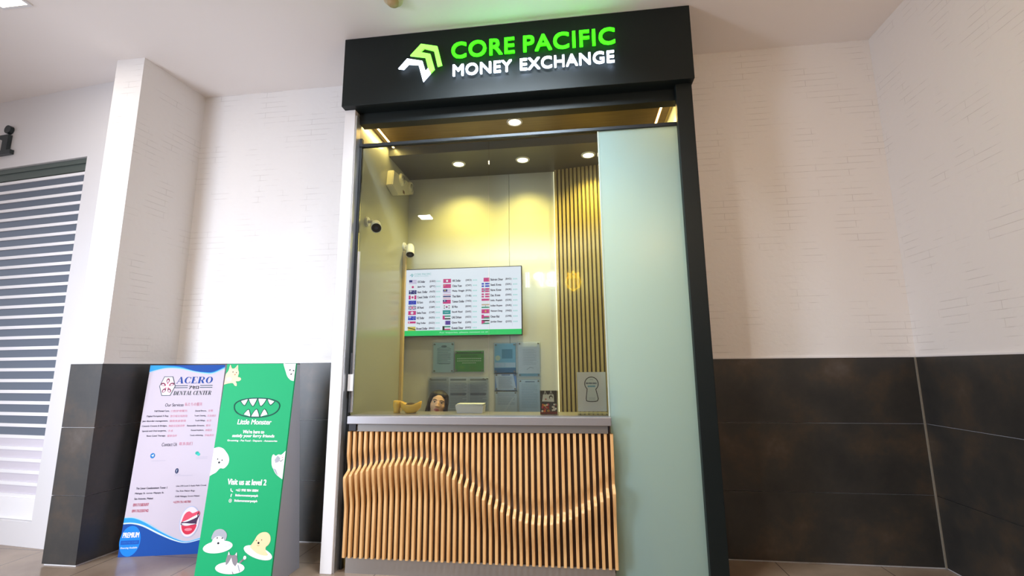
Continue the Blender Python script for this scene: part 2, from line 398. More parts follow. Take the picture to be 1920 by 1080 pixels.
def ceiling_light(x, y, label, power):
    t = thing('ceiling_light', label, 'ceiling light', (x, y, 3.5), 'square recessed ceiling lights')
    bm = bmesh.new()
    for a in ((-.11, .11, -.11, -.092), (-.11, .11, .092, .11), (-.11, -.092, -.092, .092), (.092, .11, -.092, .092)): B(bm, x+a[0], x+a[1], y+a[2], y+a[3], 3.488, 3.4995)
    link('frame', bm, WHITE, t)
    link('diffuser', box(x-.0915, x+.0915, y-.0915, y+.0915, 3.491, 3.4992), LAMP, t)
    l = bpy.data.lights.new('ceiling_glow', 'AREA'); l.shape = 'SQUARE'; l.size = 0.18; l.energy = power; l.color = (1, 0.9, 0.8)
    o = bpy.data.objects.new('ceiling_glow', l); C.objects.link(o); o.location = (x, y, 3.485); o.parent = t; o.matrix_parent_inverse = Matrix.Translation(-t.location)
ceiling_light(-3.455, 2.125, 'square recessed ceiling light at the top left, before the shuttered wall', 6)
ceiling_light(-2.19, -0.82, 'square recessed ceiling light behind the viewpoint on the left', 80)
ceiling_light(1.10, -0.94, 'square recessed ceiling light behind the viewpoint on the right', 7)
t = thing('smoke_detector', 'small round cream detector on the ceiling before the sign', 'smoke detector', (-1.062, 2.50, 3.5))
CREAM = mat('cream_plastic', 'd8c8a8', 0.45)
bm = bmesh.new(); lathe(bm, [(0.0, -0.020), (0.052, -0.020), (0.060, -0.012), (0.062, -0.0005)], Matrix.Translation((-1.062, 2.50, 3.5))); link('base', bm, CREAM, t, smooth=True)
bm = bmesh.new(); lathe(bm, [(0.0, -0.052), (0.020, -0.050), (0.034, -0.040), (0.036, -0.0205)], Matrix.Translation((-1.062, 2.50, 3.5))); link('sensor', bm, mat('beige_plastic', 'b79f72', 0.5), t, smooth=True)

# ------------------------------------------------------------------ counter
ct = thing('service_counter', 'grey-topped counter with a carved wave of pale wooden slats, below the glass', 'counter', (-0.6, 2.95, 0))
CX0, CX1 = -1.404, 0.206
link('countertop', box(CX0, CX1, 2.85, 3.19, 0.862, 0.91, bev=0.003), STEEL, ct, label='brushed grey worktop with a square front edge')
link('body', box(CX0+0.01, CX1-0.004, 2.905, 3.06, 0.06, 0.861), mat('counter_carcass', '5a4a3a', 0.6), ct)
link('upper_rail', box(CX0+0.052, CX1-0.02, 2.882, 2.904, 0.816, 0.861), mat('grey_rail', '8d8b88', 0.4, metal=0.4), ct)
link('bracket', box(CX0+0.004, CX0+0.050, 2.872, 2.904, 0.820, 0.861), mat('dark_bracket', '1e1c24', 0.5), ct)
link('bracket', box(CX1-0.017, CX1-0.012, 2.872, 2.904, 0.826, 0.861), mat('dark_bracket'), ct)
link('kick_plate', box(CX0+0.015, CX1-0.01, 2.888, 2.904, 0.0, 0.088), mat('kick_steel', '9a9591', 0.35, metal=0.6), ct)
link('slat_backing', box(CX0, CX1+0.004, 2.895, 2.9045, 0.089, 0.815), SLATBACK, ct)
def ridge(x):
    h = 1.25 if x < -0.97 else 0.76
    return 0.484 + 0.156*math.cos(math.pi*(x+0.97)/h)
def sstep(t):
    t = min(1, max(0, t)); return t*t*(3-2*t)
def relief(x, z):
    d = z - ridge(x)
    if d > 0.03: return -0.020*(1-sstep((d-0.03)/0.10))
    if d > -0.012: return -0.020 + 0.054*sstep((0.03-d)/0.042)
    return 0.034*(1-sstep((-0.012-d)/0.20))
bm = bmesh.new(); NS = 46
for i in range(NS):
    x = CX0 + 0.008 + i*(CX1 - CX0 - 0.008)/(NS-1); hw = 0.0087
    zs = sorted(set([0.089 + k*0.726/90 for k in range(91)] + [min(0.815, max(0.089, ridge(x)+q)) for q in (-0.012, -0.006, 0, 0.006, 0.012, 0.018, 0.024, 0.03, 0.036)]))
    rows = []
    for z in zs:
        yf = 2.870 - relief(x, z)
        rows.append([bm.verts.new((x+sx*hw, y, z)) for sx, y in ((-1, 2.8948), (-1, yf+0.002), (-0.8, yf), (0.8, yf), (1, yf+0.002), (1, 2.8948))])
    for a, b in zip(rows, rows[1:]):
        for k in range(6): bm.faces.new((a[k], a[(k+1) % 6], b[(k+1) % 6], b[k]))
    bm.faces.new(rows[0][::-1]); bm.faces.new(rows[-1])
bmesh.ops.recalc_face_normals(bm, faces=bm.faces[:])
link('slatted_front', bm, SLATWOOD, ct, label='pale wooden slats carved with an S-shaped wave')

# slatted panel inside the booth
sp = thing('slatted_wall_panel', 'tall panel of narrow vertical wooden slats beside the television wall', 'wall panel', (0.1, 3.93, 0))
R = Matrix.Translation((-0.122, 3.945, 0)) @ Matrix.Rotation(math.radians(-9), 4, 'Z')
link('backing', box(0, 0.80, 0, 0.012, 0.0, 2.912, M=R), mat('panel_back', '55482c', 0.6), sp)
bm = bmesh.new()
for i in range(23): B(bm, 0.002+i*0.0345, 0.0225+i*0.0345, -0.022, -0.0003, 0, 2.912, M=R)
link('slats', bm, OAK2, sp)
t = thing('light_strip', 'thin warm glowing strip down the left edge of the slatted panel', 'strip light', (-0.1255, 3.955, 0))
link('diffuser', box(-0.130, -0.1235, 3.955, 3.967, 0.6, 2.91), mat('edge_strip_face', 'ffffff', 0.4, emit=1.1, ecol='fff0c4'), t)

# ------------------------------------------------------------------ television
TX0, TX1, TZ0, TZ1 = -1.452, -0.417, 1.466, 2.062
tv = thing('television', 'wide wall-mounted television showing a currency rate table with flags', 'television', (-0.93, 3.93, 1.46))
link('casing', box(TX0, TX1, 3.915, 3.952, TZ0, TZ1, bev=0.003), mat('tv_black', '101216', 0.3), tv)
link('wall_mount', box(-1.1, -0.78, 3.953, 3.9695, 1.60, 1.95), mat('tv_mount', '17181a', 0.5), tv)
sx0, sx1, sz0, sz1 = TX0+0.007, TX1-0.007, TZ0+0.008, TZ1-0.007; SWd, SHt = sx1-sx0, sz1-sz0
a = Art((sx0, 3.9148, sz0), ax, az, thick=0.00025); a.h = 0.0003
W_ = lit('ececfd', 1.05)
a.rect(0, 0, SWd, SHt, W_)
a.rect(0, 0, SWd, SHt*0.078, lit('06d670', 0.9), 1)
a.text('For inquiries, please contact us at', SWd*0.31, SHt*0.026, SWd*0.72, SHt*0.055, lit('d8fff0', 0.9), 2, bold=0.01)
TE = lit('6fcfd2', 0.8)
a.text('CORE PACIFIC', SWd*0.075, SHt*0.915, SWd*0.225, SHt*0.945, TE, 1); a.text('MONEY EXCHANGE', SWd*0.075, SHt*0.893, SWd*0.20, SHt*0.905, TE, 1)
def scl(pts, x, y, k): return [(x+(px+1.126)*k, y+(pz-3.1)*k) for px, pz in pts]
a.poly(scl(GPL, SWd*0.033, SHt*0.885, 0.115), TE, 1); a.poly(scl(WPL, SWd*0.033, SHt*0.885, 0.115), lit('58b4d8', 0.8), 1)
INK = lit('2b2b52', 0.75)
ROWS_TV = [[('us', 'US Dollar', 'USD'), ('jp', 'Japan Yen', 'JPY'), ('au', 'Aust. Dollar', 'AUD'), ('ca', 'Canad. Dollar', 'CAD'), ('eu', 'EU Euro', 'EUR'), ('uk', 'UK Pound', 'GBP'), ('ch', 'Swiss Franc', 'CHF'), ('nz', 'NZ Dollar', 'NZD'), ('sg', 'Sing Dollar', 'SGD'), ('bn', 'Brunei Dollar', 'BND')],
 [('hk', 'HK Dollar', 'HKD'), ('cn', 'China Yuan', 'CNY'), ('my', 'Malay. Ringgit', 'MYR'), ('th', 'Thai Baht', 'THB'), ('tw', 'Taiwan Dollar', 'TWD'), ('kr', 'SK Won', 'KRW'), ('sa', 'Saudi Riyal', 'SAR'), ('ae', 'UAE Dirham', 'AED'), ('qa', 'Qatar Rial', 'QAR'), ('kw', 'Kuwait Dinar', 'KWD')],
 [('bh', 'Bahrain Dinar', 'BHD'), ('se', 'Swed. Krona', 'SEK'), ('no', 'Norw. Krone', 'NOK'), ('dk', 'Dan. Krone', 'DKK'), ('id', 'Indo. Rupiah', 'IDR'), ('in', 'Indian Rupee', 'INR'), ('vn', 'Vietnam Dong', 'VND'), ('om', 'Oman Rial', 'OMR'), ('jo', 'Jordan Dinar', 'JOD')]]
PK, NV, BL, WH, GN, BK, YL, TL = lit('e0308c', 0.85), lit('1c2a86', 0.8), lit('1b3ed0', 0.85), lit('f4f2ff', 0.95), lit('1fa080', 0.8), lit('141424', 0.7), lit('e8d060', 0.85), lit('12a0a4', 0.85)
LV = lit('c9a6e4', 0.9); PU = lit('5a3aa6', 0.85)
def flag(k, x, y, w, h):
    R = lambda x0, y0, x1, y1, m, l=1: a.rect(x+x0*w, y+y0*h, x+x1*w, y+y1*h, m, l)
    E = lambda cx, cy, r, m, l=2: a.ell(x+cx*w, y+cy*h, r*h, r*h, m, l, n=14)
    if k == 'us':
        R(0, 0, 1, 1, WH)
        for i in range(0, 7, 2): R(0, i/7, 1, (i+1)/7, LV, 2)
        R(0, .43, .42, 1, NV, 3)
    elif k == 'jp': R(0, 0, 1, 1, WH); E(.5, .5, .3, PK)
    elif k in ('au', 'nz'):
        R(0, 0, 1, 1, BL if k == 'nz' else NV); R(.05, .7, .45, .78, WH, 2); R(.21, .52, .29, .96, WH, 2)
        for p, q in ((.25, .25), (.75, .8), (.65, .5), (.85, .55), (.75, .2)): E(p, q, .07, WH)
    elif k == 'ca': R(0, 0, 1, 1, WH); R(0, 0, .26, 1, PK, 2); R(.74, 0, 1, 1, PK, 2); E(.5, .5, .28, PK)
    elif k == 'eu':
        R(0, 0, 1, 1, BL)
        for i in range(8): E(.5+.18*math.cos(i*.785), .5+.3*math.sin(i*.785), .05, YL)
    elif k == 'uk':
        R(0, 0, 1, 1, NV); R(0, .33, 1, .67, WH, 2); R(.38, 0, .62, 1, WH, 2); R(0, .42, 1, .58, PK, 3); R(.44, 0, .56, 1, PK, 3)
        a.line([(x, y), (x+w, y+h)], h*.1, WH, 2); a.line([(x, y+h), (x+w, y)], h*.1, WH, 2)
    elif k == 'ch': R(0, 0, 1, 1, PK); R(.3, .38, .7, .62, WH, 2); R(.42, .15, .58, .85, WH, 2)
    elif k == 'sg': R(0, 0, 1, 1, WH); R(0, .5, 1, 1, PK, 2); E(.18, .75, .15, WH, 3)
    elif k == 'bn': R(0, 0, 1, 1, YL); a.line([(x, y+h*.75), (x+w, y+h*.25)], h*.2, BK, 2)
    elif k == 'hk': R(0, 0, 1, 1, PK); E(.5, .5, .28, WH)
    elif k == 'cn': R(0, 0, 1, 1, PK); E(.2, .7, .14, YL)
    elif k == 'my':
        R(0, 0, 1, 1, WH)
        for i in range(0, 7, 2): R(0, i/7, 1, (i+1)/7, LV, 2)
        R(0, .43, .55, 1, NV, 3); E(.25, .72, .17, YL, 4)
    elif k == 'th': R(0, 0, 1, 1, WH); R(0, .34, 1, .66, NV, 2); R(0, 0, 1, .14, PK, 2); R(0, .86, 1, 1, PK, 2)
    elif k == 'tw': R(0, 0, 1, 1, PK); R(0, .45, .48, 1, NV, 2); E(.24, .72, .14, WH, 3)
    elif k == 'kr':
        R(0, 0, 1, 1, WH); E(.5, .5, .24, NV); a.ell(x+.5*w, y+.5*h, .24*h, .24*h, PK, 3, 0, 180, 10)
        for p, q in ((.2, .22), (.8, .22), (.2, .78), (.8, .78)): R(p-.07, q-.1, p+.07, q+.1, BK, 2)
    elif k == 'sa': R(0, 0, 1, 1, TL); R(.25, .42, .75, .5, WH, 2)
    elif k in ('ae', 'kw'): R(0, .67, 1, 1, GN); R(0, .33, 1, .67, WH); R(0, 0, 1, .33, BK if k == 'ae' else PK); R(0, 0, .26, 1, PK if k == 'ae' else BK, 2)
    elif k == 'qa': R(.3, 0, 1, 1, PU); R(.3, 0, .4, 1, LV, 2)
    elif k == 'bh': R(.25, 0, 1, 1, PK)
    elif k in ('se', 'dk', 'no'):
        R(0, 0, 1, 1, {'se': BL, 'dk': PK, 'no': PK}[k]); R(0, .4, 1, .6, WH, 2); R(.3, 0, .44, 1, WH, 2)
        if k == 'no': R(0, .45, 1, .55, NV, 3); R(.34, 0, .4, 1, NV, 3)
    elif k == 'id': R(0, 0, 1, 1, WH); R(0, .5, 1, 1, PK, 2)
    elif k == 'in': R(0, .67, 1, 1, lit('d8b8a0', .9)); R(0, .33, 1, .67, WH); R(0, 0, 1, .33, GN); E(.5, .5, .1, NV)
    elif k == 'vn': R(0, 0, 1, 1, PK); E(.5, .5, .22, YL)
    elif k == 'om': R(0, .67, 1, 1, WH); R(0, .33, 1, .67, PK); R(0, 0, 1, .33, GN); R(0, 0, .3, 1, PK, 2)
    elif k == 'jo':
        R(0, .67, 1, 1, BK); R(0, .33, 1, .67, WH); R(0, 0, 1, .33, GN); a.poly([(x, y), (x+.5*w, y+.5*h), (x, y+h)], PK, 2)
RATE = lit('b4e6ea', 0.95); GRID = lit('d8d4ec', 0.95)
for ci, (fx, tx, tw, cx, rx) in enumerate(((.030, .105, .098, .213, .272), (.332, .411, .108, .527, .590), (.665, .741, .108, .868, .932))):
    for ri, (k, nm, code) in enumerate(ROWS_TV[ci]):
        yc = 1 - (.186 + .0785*ri); fh = .060
        flag(k, SWd*fx, SHt*(yc-fh/2), SWd*.068, SHt*fh)
        a.text(nm, SWd*tx, SHt*(yc-.018), SWd*(tx+tw*min(1, len(nm)/13)), SHt*(yc+.018), INK, 1, bold=0.04)
        a.text('(%s)' % code, SWd*cx, SHt*(yc-.018), SWd*(cx+.050), SHt*(yc+.018), INK, 1, bold=0.03)
        for q in range(3): a.rect(SWd*(rx+.013*q), SHt*(yc-.010), SWd*(rx+.013*q+.009), SHt*(yc+.010), RATE, 1)
    a.rect(SWd*(cx+.054), SHt*.12, SWd*(cx+.0555), SHt*.83, GRID, 1)
a.done('screen', tv, label='lit screen with flags and exchange rates')

# ------------------------------------------------------------------ fittings on the booth wall
PLAST = mat('ivory_plastic', 'd9d6c4', 0.4)
em = thing('emergency_light', 'boxy ivory emergency light with two round lamps high on the left booth wall', 'emergency light', (-1.458, 3.65, 2.70))
bm = bmesh.new(); prism(bm, [(3.43, 2.655), (3.45, 2.79), (3.93, 2.84), (3.93, 2.76), (3.56, 2.615)], 0, 0.055, M=Matrix(((0, 0, 1, -1.4575), (1, 0, 0, 0), (0, 1, 0, 0), (0, 0, 0, 1))))
bmesh.ops.bevel(bm, geom=bm.edges[:], offset=0.006, segments=2, affect='EDGES'); link('housing', bm, PLAST, em)
for y in (3.62, 3.83):
    z = 2.775 if y < 3.7 else 2.785
    bm = bmesh.new(); cyl(bm, (-1.402, y, z), (-1.385, y, z), 0.055, 0.048); h = link('lamp_rim', bm, PLAST, em, smooth=False)
    bm = bmesh.new(); ball(bm, (-1.386, y, z), 0.012, 0.036, 0.036, mi=0); link('lamp_lens', bm, mat('lens_silver', 'cfcfc4', 0.12, metal=0.7), h, smooth=True)
bm = bmesh.new(); B(bm, -1.402, -1.400, 3.66, 3.70, 2.675, 2.70); link('test_button', bm, mat('button_brown', '6a4a30', 0.5), em)
def bullet_camera(wall, e, tip, label):
    wall, e, tip = Vector(wall), Vector(e), Vector(tip)
    t = thing('security_camera', label, 'security camera', wall, 'bullet cameras on the left booth wall')
    bm = bmesh.new(); cyl(bm, wall, wall+Vector((0.014, 0, 0)), 0.036, 0.032); link('base', bm, WHITE, t)
    k = wall+Vector((0.040, 0, -0.002))
    bm = bmesh.new(); cyl(bm, wall+Vector((0.012, 0, 0)), k, 0.012); ball(bm, k, 0.016); cyl(bm, k, e, 0.011); link('arm', bm, WHITE, t, smooth=True)
    dn = (tip-e).normalized(); ln = (tip-e).length
    q = Vector((0, 0, 1)).rotation_difference(dn).to_matrix().to_4x4(); q.translation = e
    bm = bmesh.new(); lathe(bm, [(0.0, 0), (0.026, 0.002), (0.033, 0.02), (0.037, ln), (0.034, ln+0.002), (0.033, ln-0.004)], q); link('barrel', bm, WHITE, t, smooth=True)
    bm = bmesh.new(); lathe(bm, [(0.0, ln-0.003), (0.0335, ln-0.003)], q); f = link('front_window', bm, mat('camera_black', '14161c', 0.15), t)
    bm = bmesh.new(); lathe(bm, [(0.0, ln+0.001), (0.009, ln), (0.012, ln-0.0028)], q); link('lens', bm, mat('lens_blue', '22304a', 0.08), f)
bullet_camera((-1.4575, 3.115, 2.25), (-1.392, 3.125, 2.235), (-1.350, 3.040, 2.175), 'white bullet camera on the left booth wall close behind the glass')
bullet_camera((-1.4575, 3.875, 2.262), (-1.395, 3.865, 2.265), (-1.372, 3.80, 2.165), 'white bullet camera in the back left corner just above the television')
t = tag(link('cable_trunking', box(-1.4578, -1.434, 3.855, 3.895, 0.60, 2.215, bev=0.003), mat('beige_trunking', 'd0b78c', 0.5)), 'slim beige cable trunking running down the back left booth corner', 'trunking')

# notices on the booth back wall
YW = 3.9695
def notice(name, label, x0, x1, z0, z1, paper='e8ecf2', draw=None, holder=True, depth=0.004, cat='notice', y=YW):
    t = thing(name, label, cat, ((x0+x1)/2, y, z0), 'framed notices on the booth back wall')
    link('sheet', box(x0, x1, y-depth, y, z0, z1), flat(paper), t)
    a = Art((x0, y-depth, z0), ax, az)
    if draw: draw(a, x1-x0, z1-z0)
    if a.mats: a.done('printing', t)
    else: a.bm.free()
    if holder:
        m = 0.008
        link('acrylic_cover', box(x0-m, x1+m, y-depth-0.009, y-depth-0.006, z0-m, z1+m), ACRYL, t)
        for px, pz in ((x0+.012, z1-.012), (x1-.012, z1-.012), (x0+.012, z0+.012), (x1-.012, z0+.012)):
            bm = bmesh.new(); cyl(bm, (px, y-depth, pz), (px, y-depth-0.014, pz), 0.0065, seg=14); link('standoff', bm, mat('standoff_steel', '74787c', 0.3, metal=0.8), t)
    return t
def lines(col, x0, x1, y0, y1, n, th=0.0018, jag=0.25):
    def f(a, w, h):
        rr = random.Random(n*31+int(x0*100))
        for i in range(n):
            yy = y0 + (y1-y0)*i/max(1, n-1); xx = x1 - (rr.random()*jag if i % 3 == 2 else 0)*(x1-x0)
            a.rect(w*x0, h*yy-th, w*xx, h*yy+th, flat(col), 1)
    return f
def many(*fs):
    def f(a, w, h):
        for g in fs: g(a, w, h)
    return f
def d_permit(a, w, h):
    lines('6f8f96', .2, .85, .3, .78, 11)(a, w, h); a.ell(w*.52, h*.88, w*.14, h*.035, flat('5a7e86'), 1); a.line([(w*.2, h*.8), (w*.35, h*.84), (w*.7, h*.84), (w*.86, h*.8)], .003, flat('7c9aa0'), 1); a.rect(w*.28, h*.28, w*.8, h*.3, flat('6f8f96'), 1)
notice('wall_notice', 'pale teal portrait permit below the television, left of the green notice', -1.197, -1.017, 1.163, 1.414, 'c6e6ea', d_permit)
def d_green(a, w, h):
    a.rect(w*.02, h*.86, w*.98, h*.96, flat('1c7a2a'), 1)
    for yy, c, k in ((.75, '0c5a18', .6), (.63, 'd9f3c8', .86), (.52, 'd9f3c8', .86), (.42, 'd9f3c8', .5)):
        for q in range(int(14*k)): a.rect(w*(.5-k/2+q*k/int(14*k)), h*(yy-.022), w*(.5-k/2+(q+.75)*k/int(14*k)), h*(yy+.022), flat(c), 1)
    a.ell(w*.25, h*.2, w*.1, h*.07, flat('5fb92a'), 1); a.ell(w*.6, h*.16, w*.16, h*.08, flat('4aa827'), 1)
notice('wall_notice', 'bright green landscape notice with pale lettering below the television', -1.004, -0.756, 1.168, 1.342, '3aae2e', d_green, holder=True)
t = thing('wall_notice', 'wide pinned frame of three grey text sheets behind the woman', 'notice', (-0.975, YW, 0.853), 'framed notices on the booth back wall')
for i, c in enumerate(('b4bcc8', 'd2dae6', 'c8d2e0')):
    x0 = -1.230 + i*0.172; x1 = x0 + 0.168
    s_ = link('sheet', box(x0, x1, YW-.004, YW, 0.853, 1.120), flat(c), t)
    a = Art((x0, YW-.004, 0.853), ax, az); w_, h_ = .168, .267
    a.rect(w_*.08, h_*.9, w_*.9, h_*.96, flat('7d8794'), 1)
    lines('8690a2', .07, .93, .08, .84, 24, .0014)(a, w_, h_); a.rect(w_*.1, h_*.45, w_*.9, h_*.52, flat('8c96aa'), 1); a.done('printing', s_)
link('acrylic_cover', box(-1.238, -0.706, YW-.014, YW-.011, 0.845, 1.128), ACRYL, t)
for px in (-1.215, -0.755, -0.725):
    bm = bmesh.new(); cyl(bm, (px, YW-.004, 1.108), (px, YW-.019, 1.108), 0.0065, seg=14); link('standoff', bm, mat('standoff_steel'), t)
def d_cert(a, w, h):
    a.rect(w*.03, h*.36, w*.97, h*.97, flat('86c8e6'), 1); a.rect(w*.35, h*.48, w*.85, h*.8, flat('4f9cbc'), 2); a.ell(w*.16, h*.5, w*.12, h*.09, flat('d5e6cc'), 2)
    a.rect(0, 0, w, h*.17, flat('1e78ac'), 1); a.rect(w*.03, h*.19, w*.49, h*.34, flat('c5daf0'), 1); a.rect(w*.51, h*.19, w*.98, h*.34, flat('cfe0f2'), 1)
    lines('a8c4d8', .42, .8, .52, .76, 5)(a, w, h)
notice('wall_notice', 'blue certificate with two small white slips and a dark blue lower band', -0.664, -0.482, 1.156, 1.402, 'a4d4ec', d_cert)
def d_bord(a, w, h):
    a.poly([(w*.08, h*.03), (w*.99, h*.03), (w*.84, h*.97), (0, h*.97)], flat('e4ebf8'), 1); a.rect(w*.3, h*.88, w*.7, h*.95, flat('7f95c0'), 2); lines('a7b4cc', .16, .8, .15, .78, 8, .0015)(a, w, h)
notice('wall_notice', 'white sheet with blue corners pinned below the blue certificate', -0.658, -0.477, 1.012, 1.150, '78a4e0', d_bord)
notice('wall_notice', 'clear sleeve of pale papers at the bottom of the left notice column', -0.656, -0.474, 0.796, 1.004, 'e8f0f8', many(lines('aebbd0', .1, .9, .5, .9, 8), lambda a, w, h: a.poly([(w*.35, h*.2), (w*.8, h*.75), (w*.9, h*.8), (w*.45, h*.2)], flat('f4f7fc'), 2), lambda a, w, h: a.rect(w*.42, h*.08, w*.46, h*.22, flat('6a7080'), 3)))
notice('wall_notice', 'clean white letter on the upper right of the booth wall, nearest the slats', -0.461, -0.279, 1.125, 1.409, 'e6e8f2', many(lines('b9c0ce', .22, .82, .35, .78, 12, .0013), lambda a, w, h: a.rect(w*.02, h*.01, w*.98, h*.085, flat('7fb4d0'), 1), lambda a, w, h: a.line([(w*.4, h*.2), (w*.55, h*.27), (w*.7, h*.24)], .003, flat('8b93a8'), 1)))
notice('wall_notice', 'pale blue-grey form on the lower right, below the white letter', -0.456, -0.282, 0.799, 1.099, 'd6e4f2', many(lines('a3b6cc', .12, .88, .25, .88, 18, .0013), lambda a, w, h: a.rect(w*.3, h*.93, w*.75, h*.96, flat('8296b0'), 1)))

# things on the counter
t = thing('paper_stack', 'white stack of papers in a shallow tray behind the glass, right of the woman', 'paper tray', (-0.68, 3.1, 0.91))
bm = bmesh.new(); prism(bm, [(-0.758, 0.911), (-0.592, 0.911), (-0.586, 0.958), (-0.772, 0.960)], -3.155, -3.06, M=Matrix(((1, 0, 0, 0), (0, 0, -1, 0), (0, 1, 0, 0), (0, 0, 0, 1))))
link('tray', bm, mat('white_tray', 'd9daf2', 0.4), t)
bm = bmesh.new()
for i in range(3): B(bm, -0.768+i*.004, -0.592+i*.003, 3.064, 3.152, 0.9605+i*.003, 0.9632+i*.003)
link('papers', bm, flat('eef0fa'), t)
# flyer leaning on the glass
KB = mat('black_card', '2b2624', 0.5)
t = thing('flyer_stand', 'small dark flyer with a tote bag and food pictures standing on the counter', 'flyer', (-0.16, 3.0, 0.91))
FY = 2.995
link('card', box(-0.214, -0.108, FY, FY+.006, 0.911, 1.056), KB, t)
link('gold_edge', box(-0.1075, -0.100, FY, FY+.006, 0.911, 1.056), mat('cream_edge', 'f2e6bc', 0.4), t)
a = Art((-0.214, FY, 0.911), ax, az); w_, h_ = .106, .145
a.poly([(w_*.12, h_*.55), (w_*.82, h_*.53), (w_*.8, h_*.84), (w_*.18, h_*.84)], flat('e2e0e0'), 1)
for q in (.3, .64): a.line([(w_*(q-.06), h_*.84), (w_*q, h_*.99), (w_*(q+.08), h_*.84)], .003, flat('e2e0e0'), 1)
a.ell(w_*.64, h_*.72, w_*.11, h_*.085, flat('2a2422'), 2); a.ell(w_*.65, h_*.69, w_*.07, h_*.06, flat('e2e0e0'), 3); a.ell(w_*.34, h_*.64, w_*.05, h_*.03, flat('c06a6a'), 2)
rr = random.Random(3)
for i in range(26): a.ell(w_*(.1+rr.random()*.42), h_*(.14+rr.random()*.28), w_*.06, h_*.045, flat(rr.choice(['e07a3a', 'f2c45a', 'c63a2e', 'f0e0d0', '8a1f22', 'd84a5a'])), 2+(i % 3))
for i in range(10): a.ell(w_*(.72+rr.random()*.2), h_*(.16+rr.random()*.26), w_*.05, h_*.04, flat(rr.choice(['e8d6d0', 'd07070', 'f2eaea', 'b03a40'])), 2+(i % 3))
a.rect(w_*.02, h_*.02, w_*.98, h_*.13, flat('7a2a26'), 1); a.done('printing', t)
# keyhole counter sign
t = thing('counter_sign', 'white card with a keyhole outline in a clear stand at the right counter end', 'sign', (0.105, 3.0, 0.91))
S0, S1, SZ0, SZ1 = 0.018, 0.192, 0.932, 1.168
KY = 2.985
link('card', box(S0, S1, KY, KY+.004, SZ0, SZ1), flat('ececfa'), t)
link('stand_base', box(S0-.001, S1+.006, KY-.030, KY+.06, 0.911, 0.915), ACRYL, t)
link('stand_back', box(S0-.004, S1+.008, KY+.0045, KY+.008, 0.9155, 1.170), ACRYL, t)
a = Art((S0, KY, SZ0), ax, az); w_, h_ = S1-S0, SZ1-SZ0
cx, cy, r = w_*.50, h_*.70, w_*.235
pts = [(cx+r*math.cos(math.radians(q)), cy+r*math.sin(math.radians(q))) for q in range(-52, 233, 8)]
pts += [(w_*.30, h_*.32)] + [(w_*.50-w_*.20*math.cos(math.radians(q))*1.0, h_*.275-h_*.025*math.sin(math.radians(q))) for q in range(20, 161, 20)] + [(w_*.72, h_*.32)]
a.poly(pts, flat('e4ecf8'), 1); a.line(pts, .0046, flat('1d2a44'), 2, close=True)
for k in range(9): a.rect(cx-r*.80+k*r*.18, cy-.002, cx-r*.80+k*r*.18+r*(.10 if k % 3 else .13), cy+.008, flat('33436a'), 3)
for k in range(6): a.rect(cx-r*.56+k*r*.19, cy-.020, cx-r*.56+k*r*.19+r*.13, cy-.010, flat('3a9ccc'), 3)
a.rect(w_*.44, h_*.80, w_*.56, h_*.815, flat('a8b4cc'), 3)
for q in (.345, .32, .295): a.rect(w_*.39, h_*q, w_*.62, h_*q+.0012, flat('98a8c0'), 3)
a.done('printing', t)
# golden boat-shaped dish
t = thing('golden_dish', 'small golden boat-shaped dish with dark contents at the left of the counter', 'ornament', (-1.09, 3.06, 0.91))
GOLD = mat('gold_glaze', 'd9a83c', 0.35, spec=0.5)
bm = bmesh.new(); seg = 28; rings = []
for k, (r, z) in enumerate(((0.0, .0), (.030, .0), (.040, .012), (.050, .035), (.055, .055), (.047, .055), (.042, .040), (0.0, .030))):
    ring = []
    for q in range(seg):
        th = 2*math.pi*q/seg; ex = 1.0 + (.35*abs(math.cos(th))**2 if z > .03 else .1); zz = z + (.022*abs(math.cos(th))**3 if z >= .05 else 0)
        ring.append(bm.verts.new((-1.065+r*ex*math.cos(th), 3.05+r*.7*math.sin(th), .911+zz)))
    rings.append(ring)
for p, q in zip(rings, rings[1:]):
    for k in range(seg): bm.faces.new((p[k], p[(k+1) % seg], q[(k+1) % seg], q[k]))
bmesh.ops.remove_doubles(bm, verts=bm.verts[:], dist=1e-5); bmesh.ops.recalc_face_normals(bm, faces=bm.faces[:])
link('bowl', bm, GOLD, t, smooth=True)
bm = bmesh.new(); ball(bm, (-1.065, 3.05, .948), .050, .030, .030); link('contents', bm, mat('dark_beans', '3a2a1c', 0.7), t, smooth=True)
t2 = thing('golden_cup', 'little upright golden cup touching the left of the boat-shaped dish', 'ornament', (-1.146, 3.05, 0.911))
bm = bmesh.new(); lathe(bm, [(0, 0), (.022, 0), (.020, .02), (.026, .05), (.024, .078), (.018, .080), (.016, .03), (0, .028)], Matrix.Translation((-1.160, 3.05, .911))); link('body', bm, GOLD, t2, smooth=True)
bm = bmesh.new(); cyl(bm, (-1.160, 3.05, .937), (-1.160, 3.05, .941), .0165); link('contents', bm, mat('dark_beans'), t2)

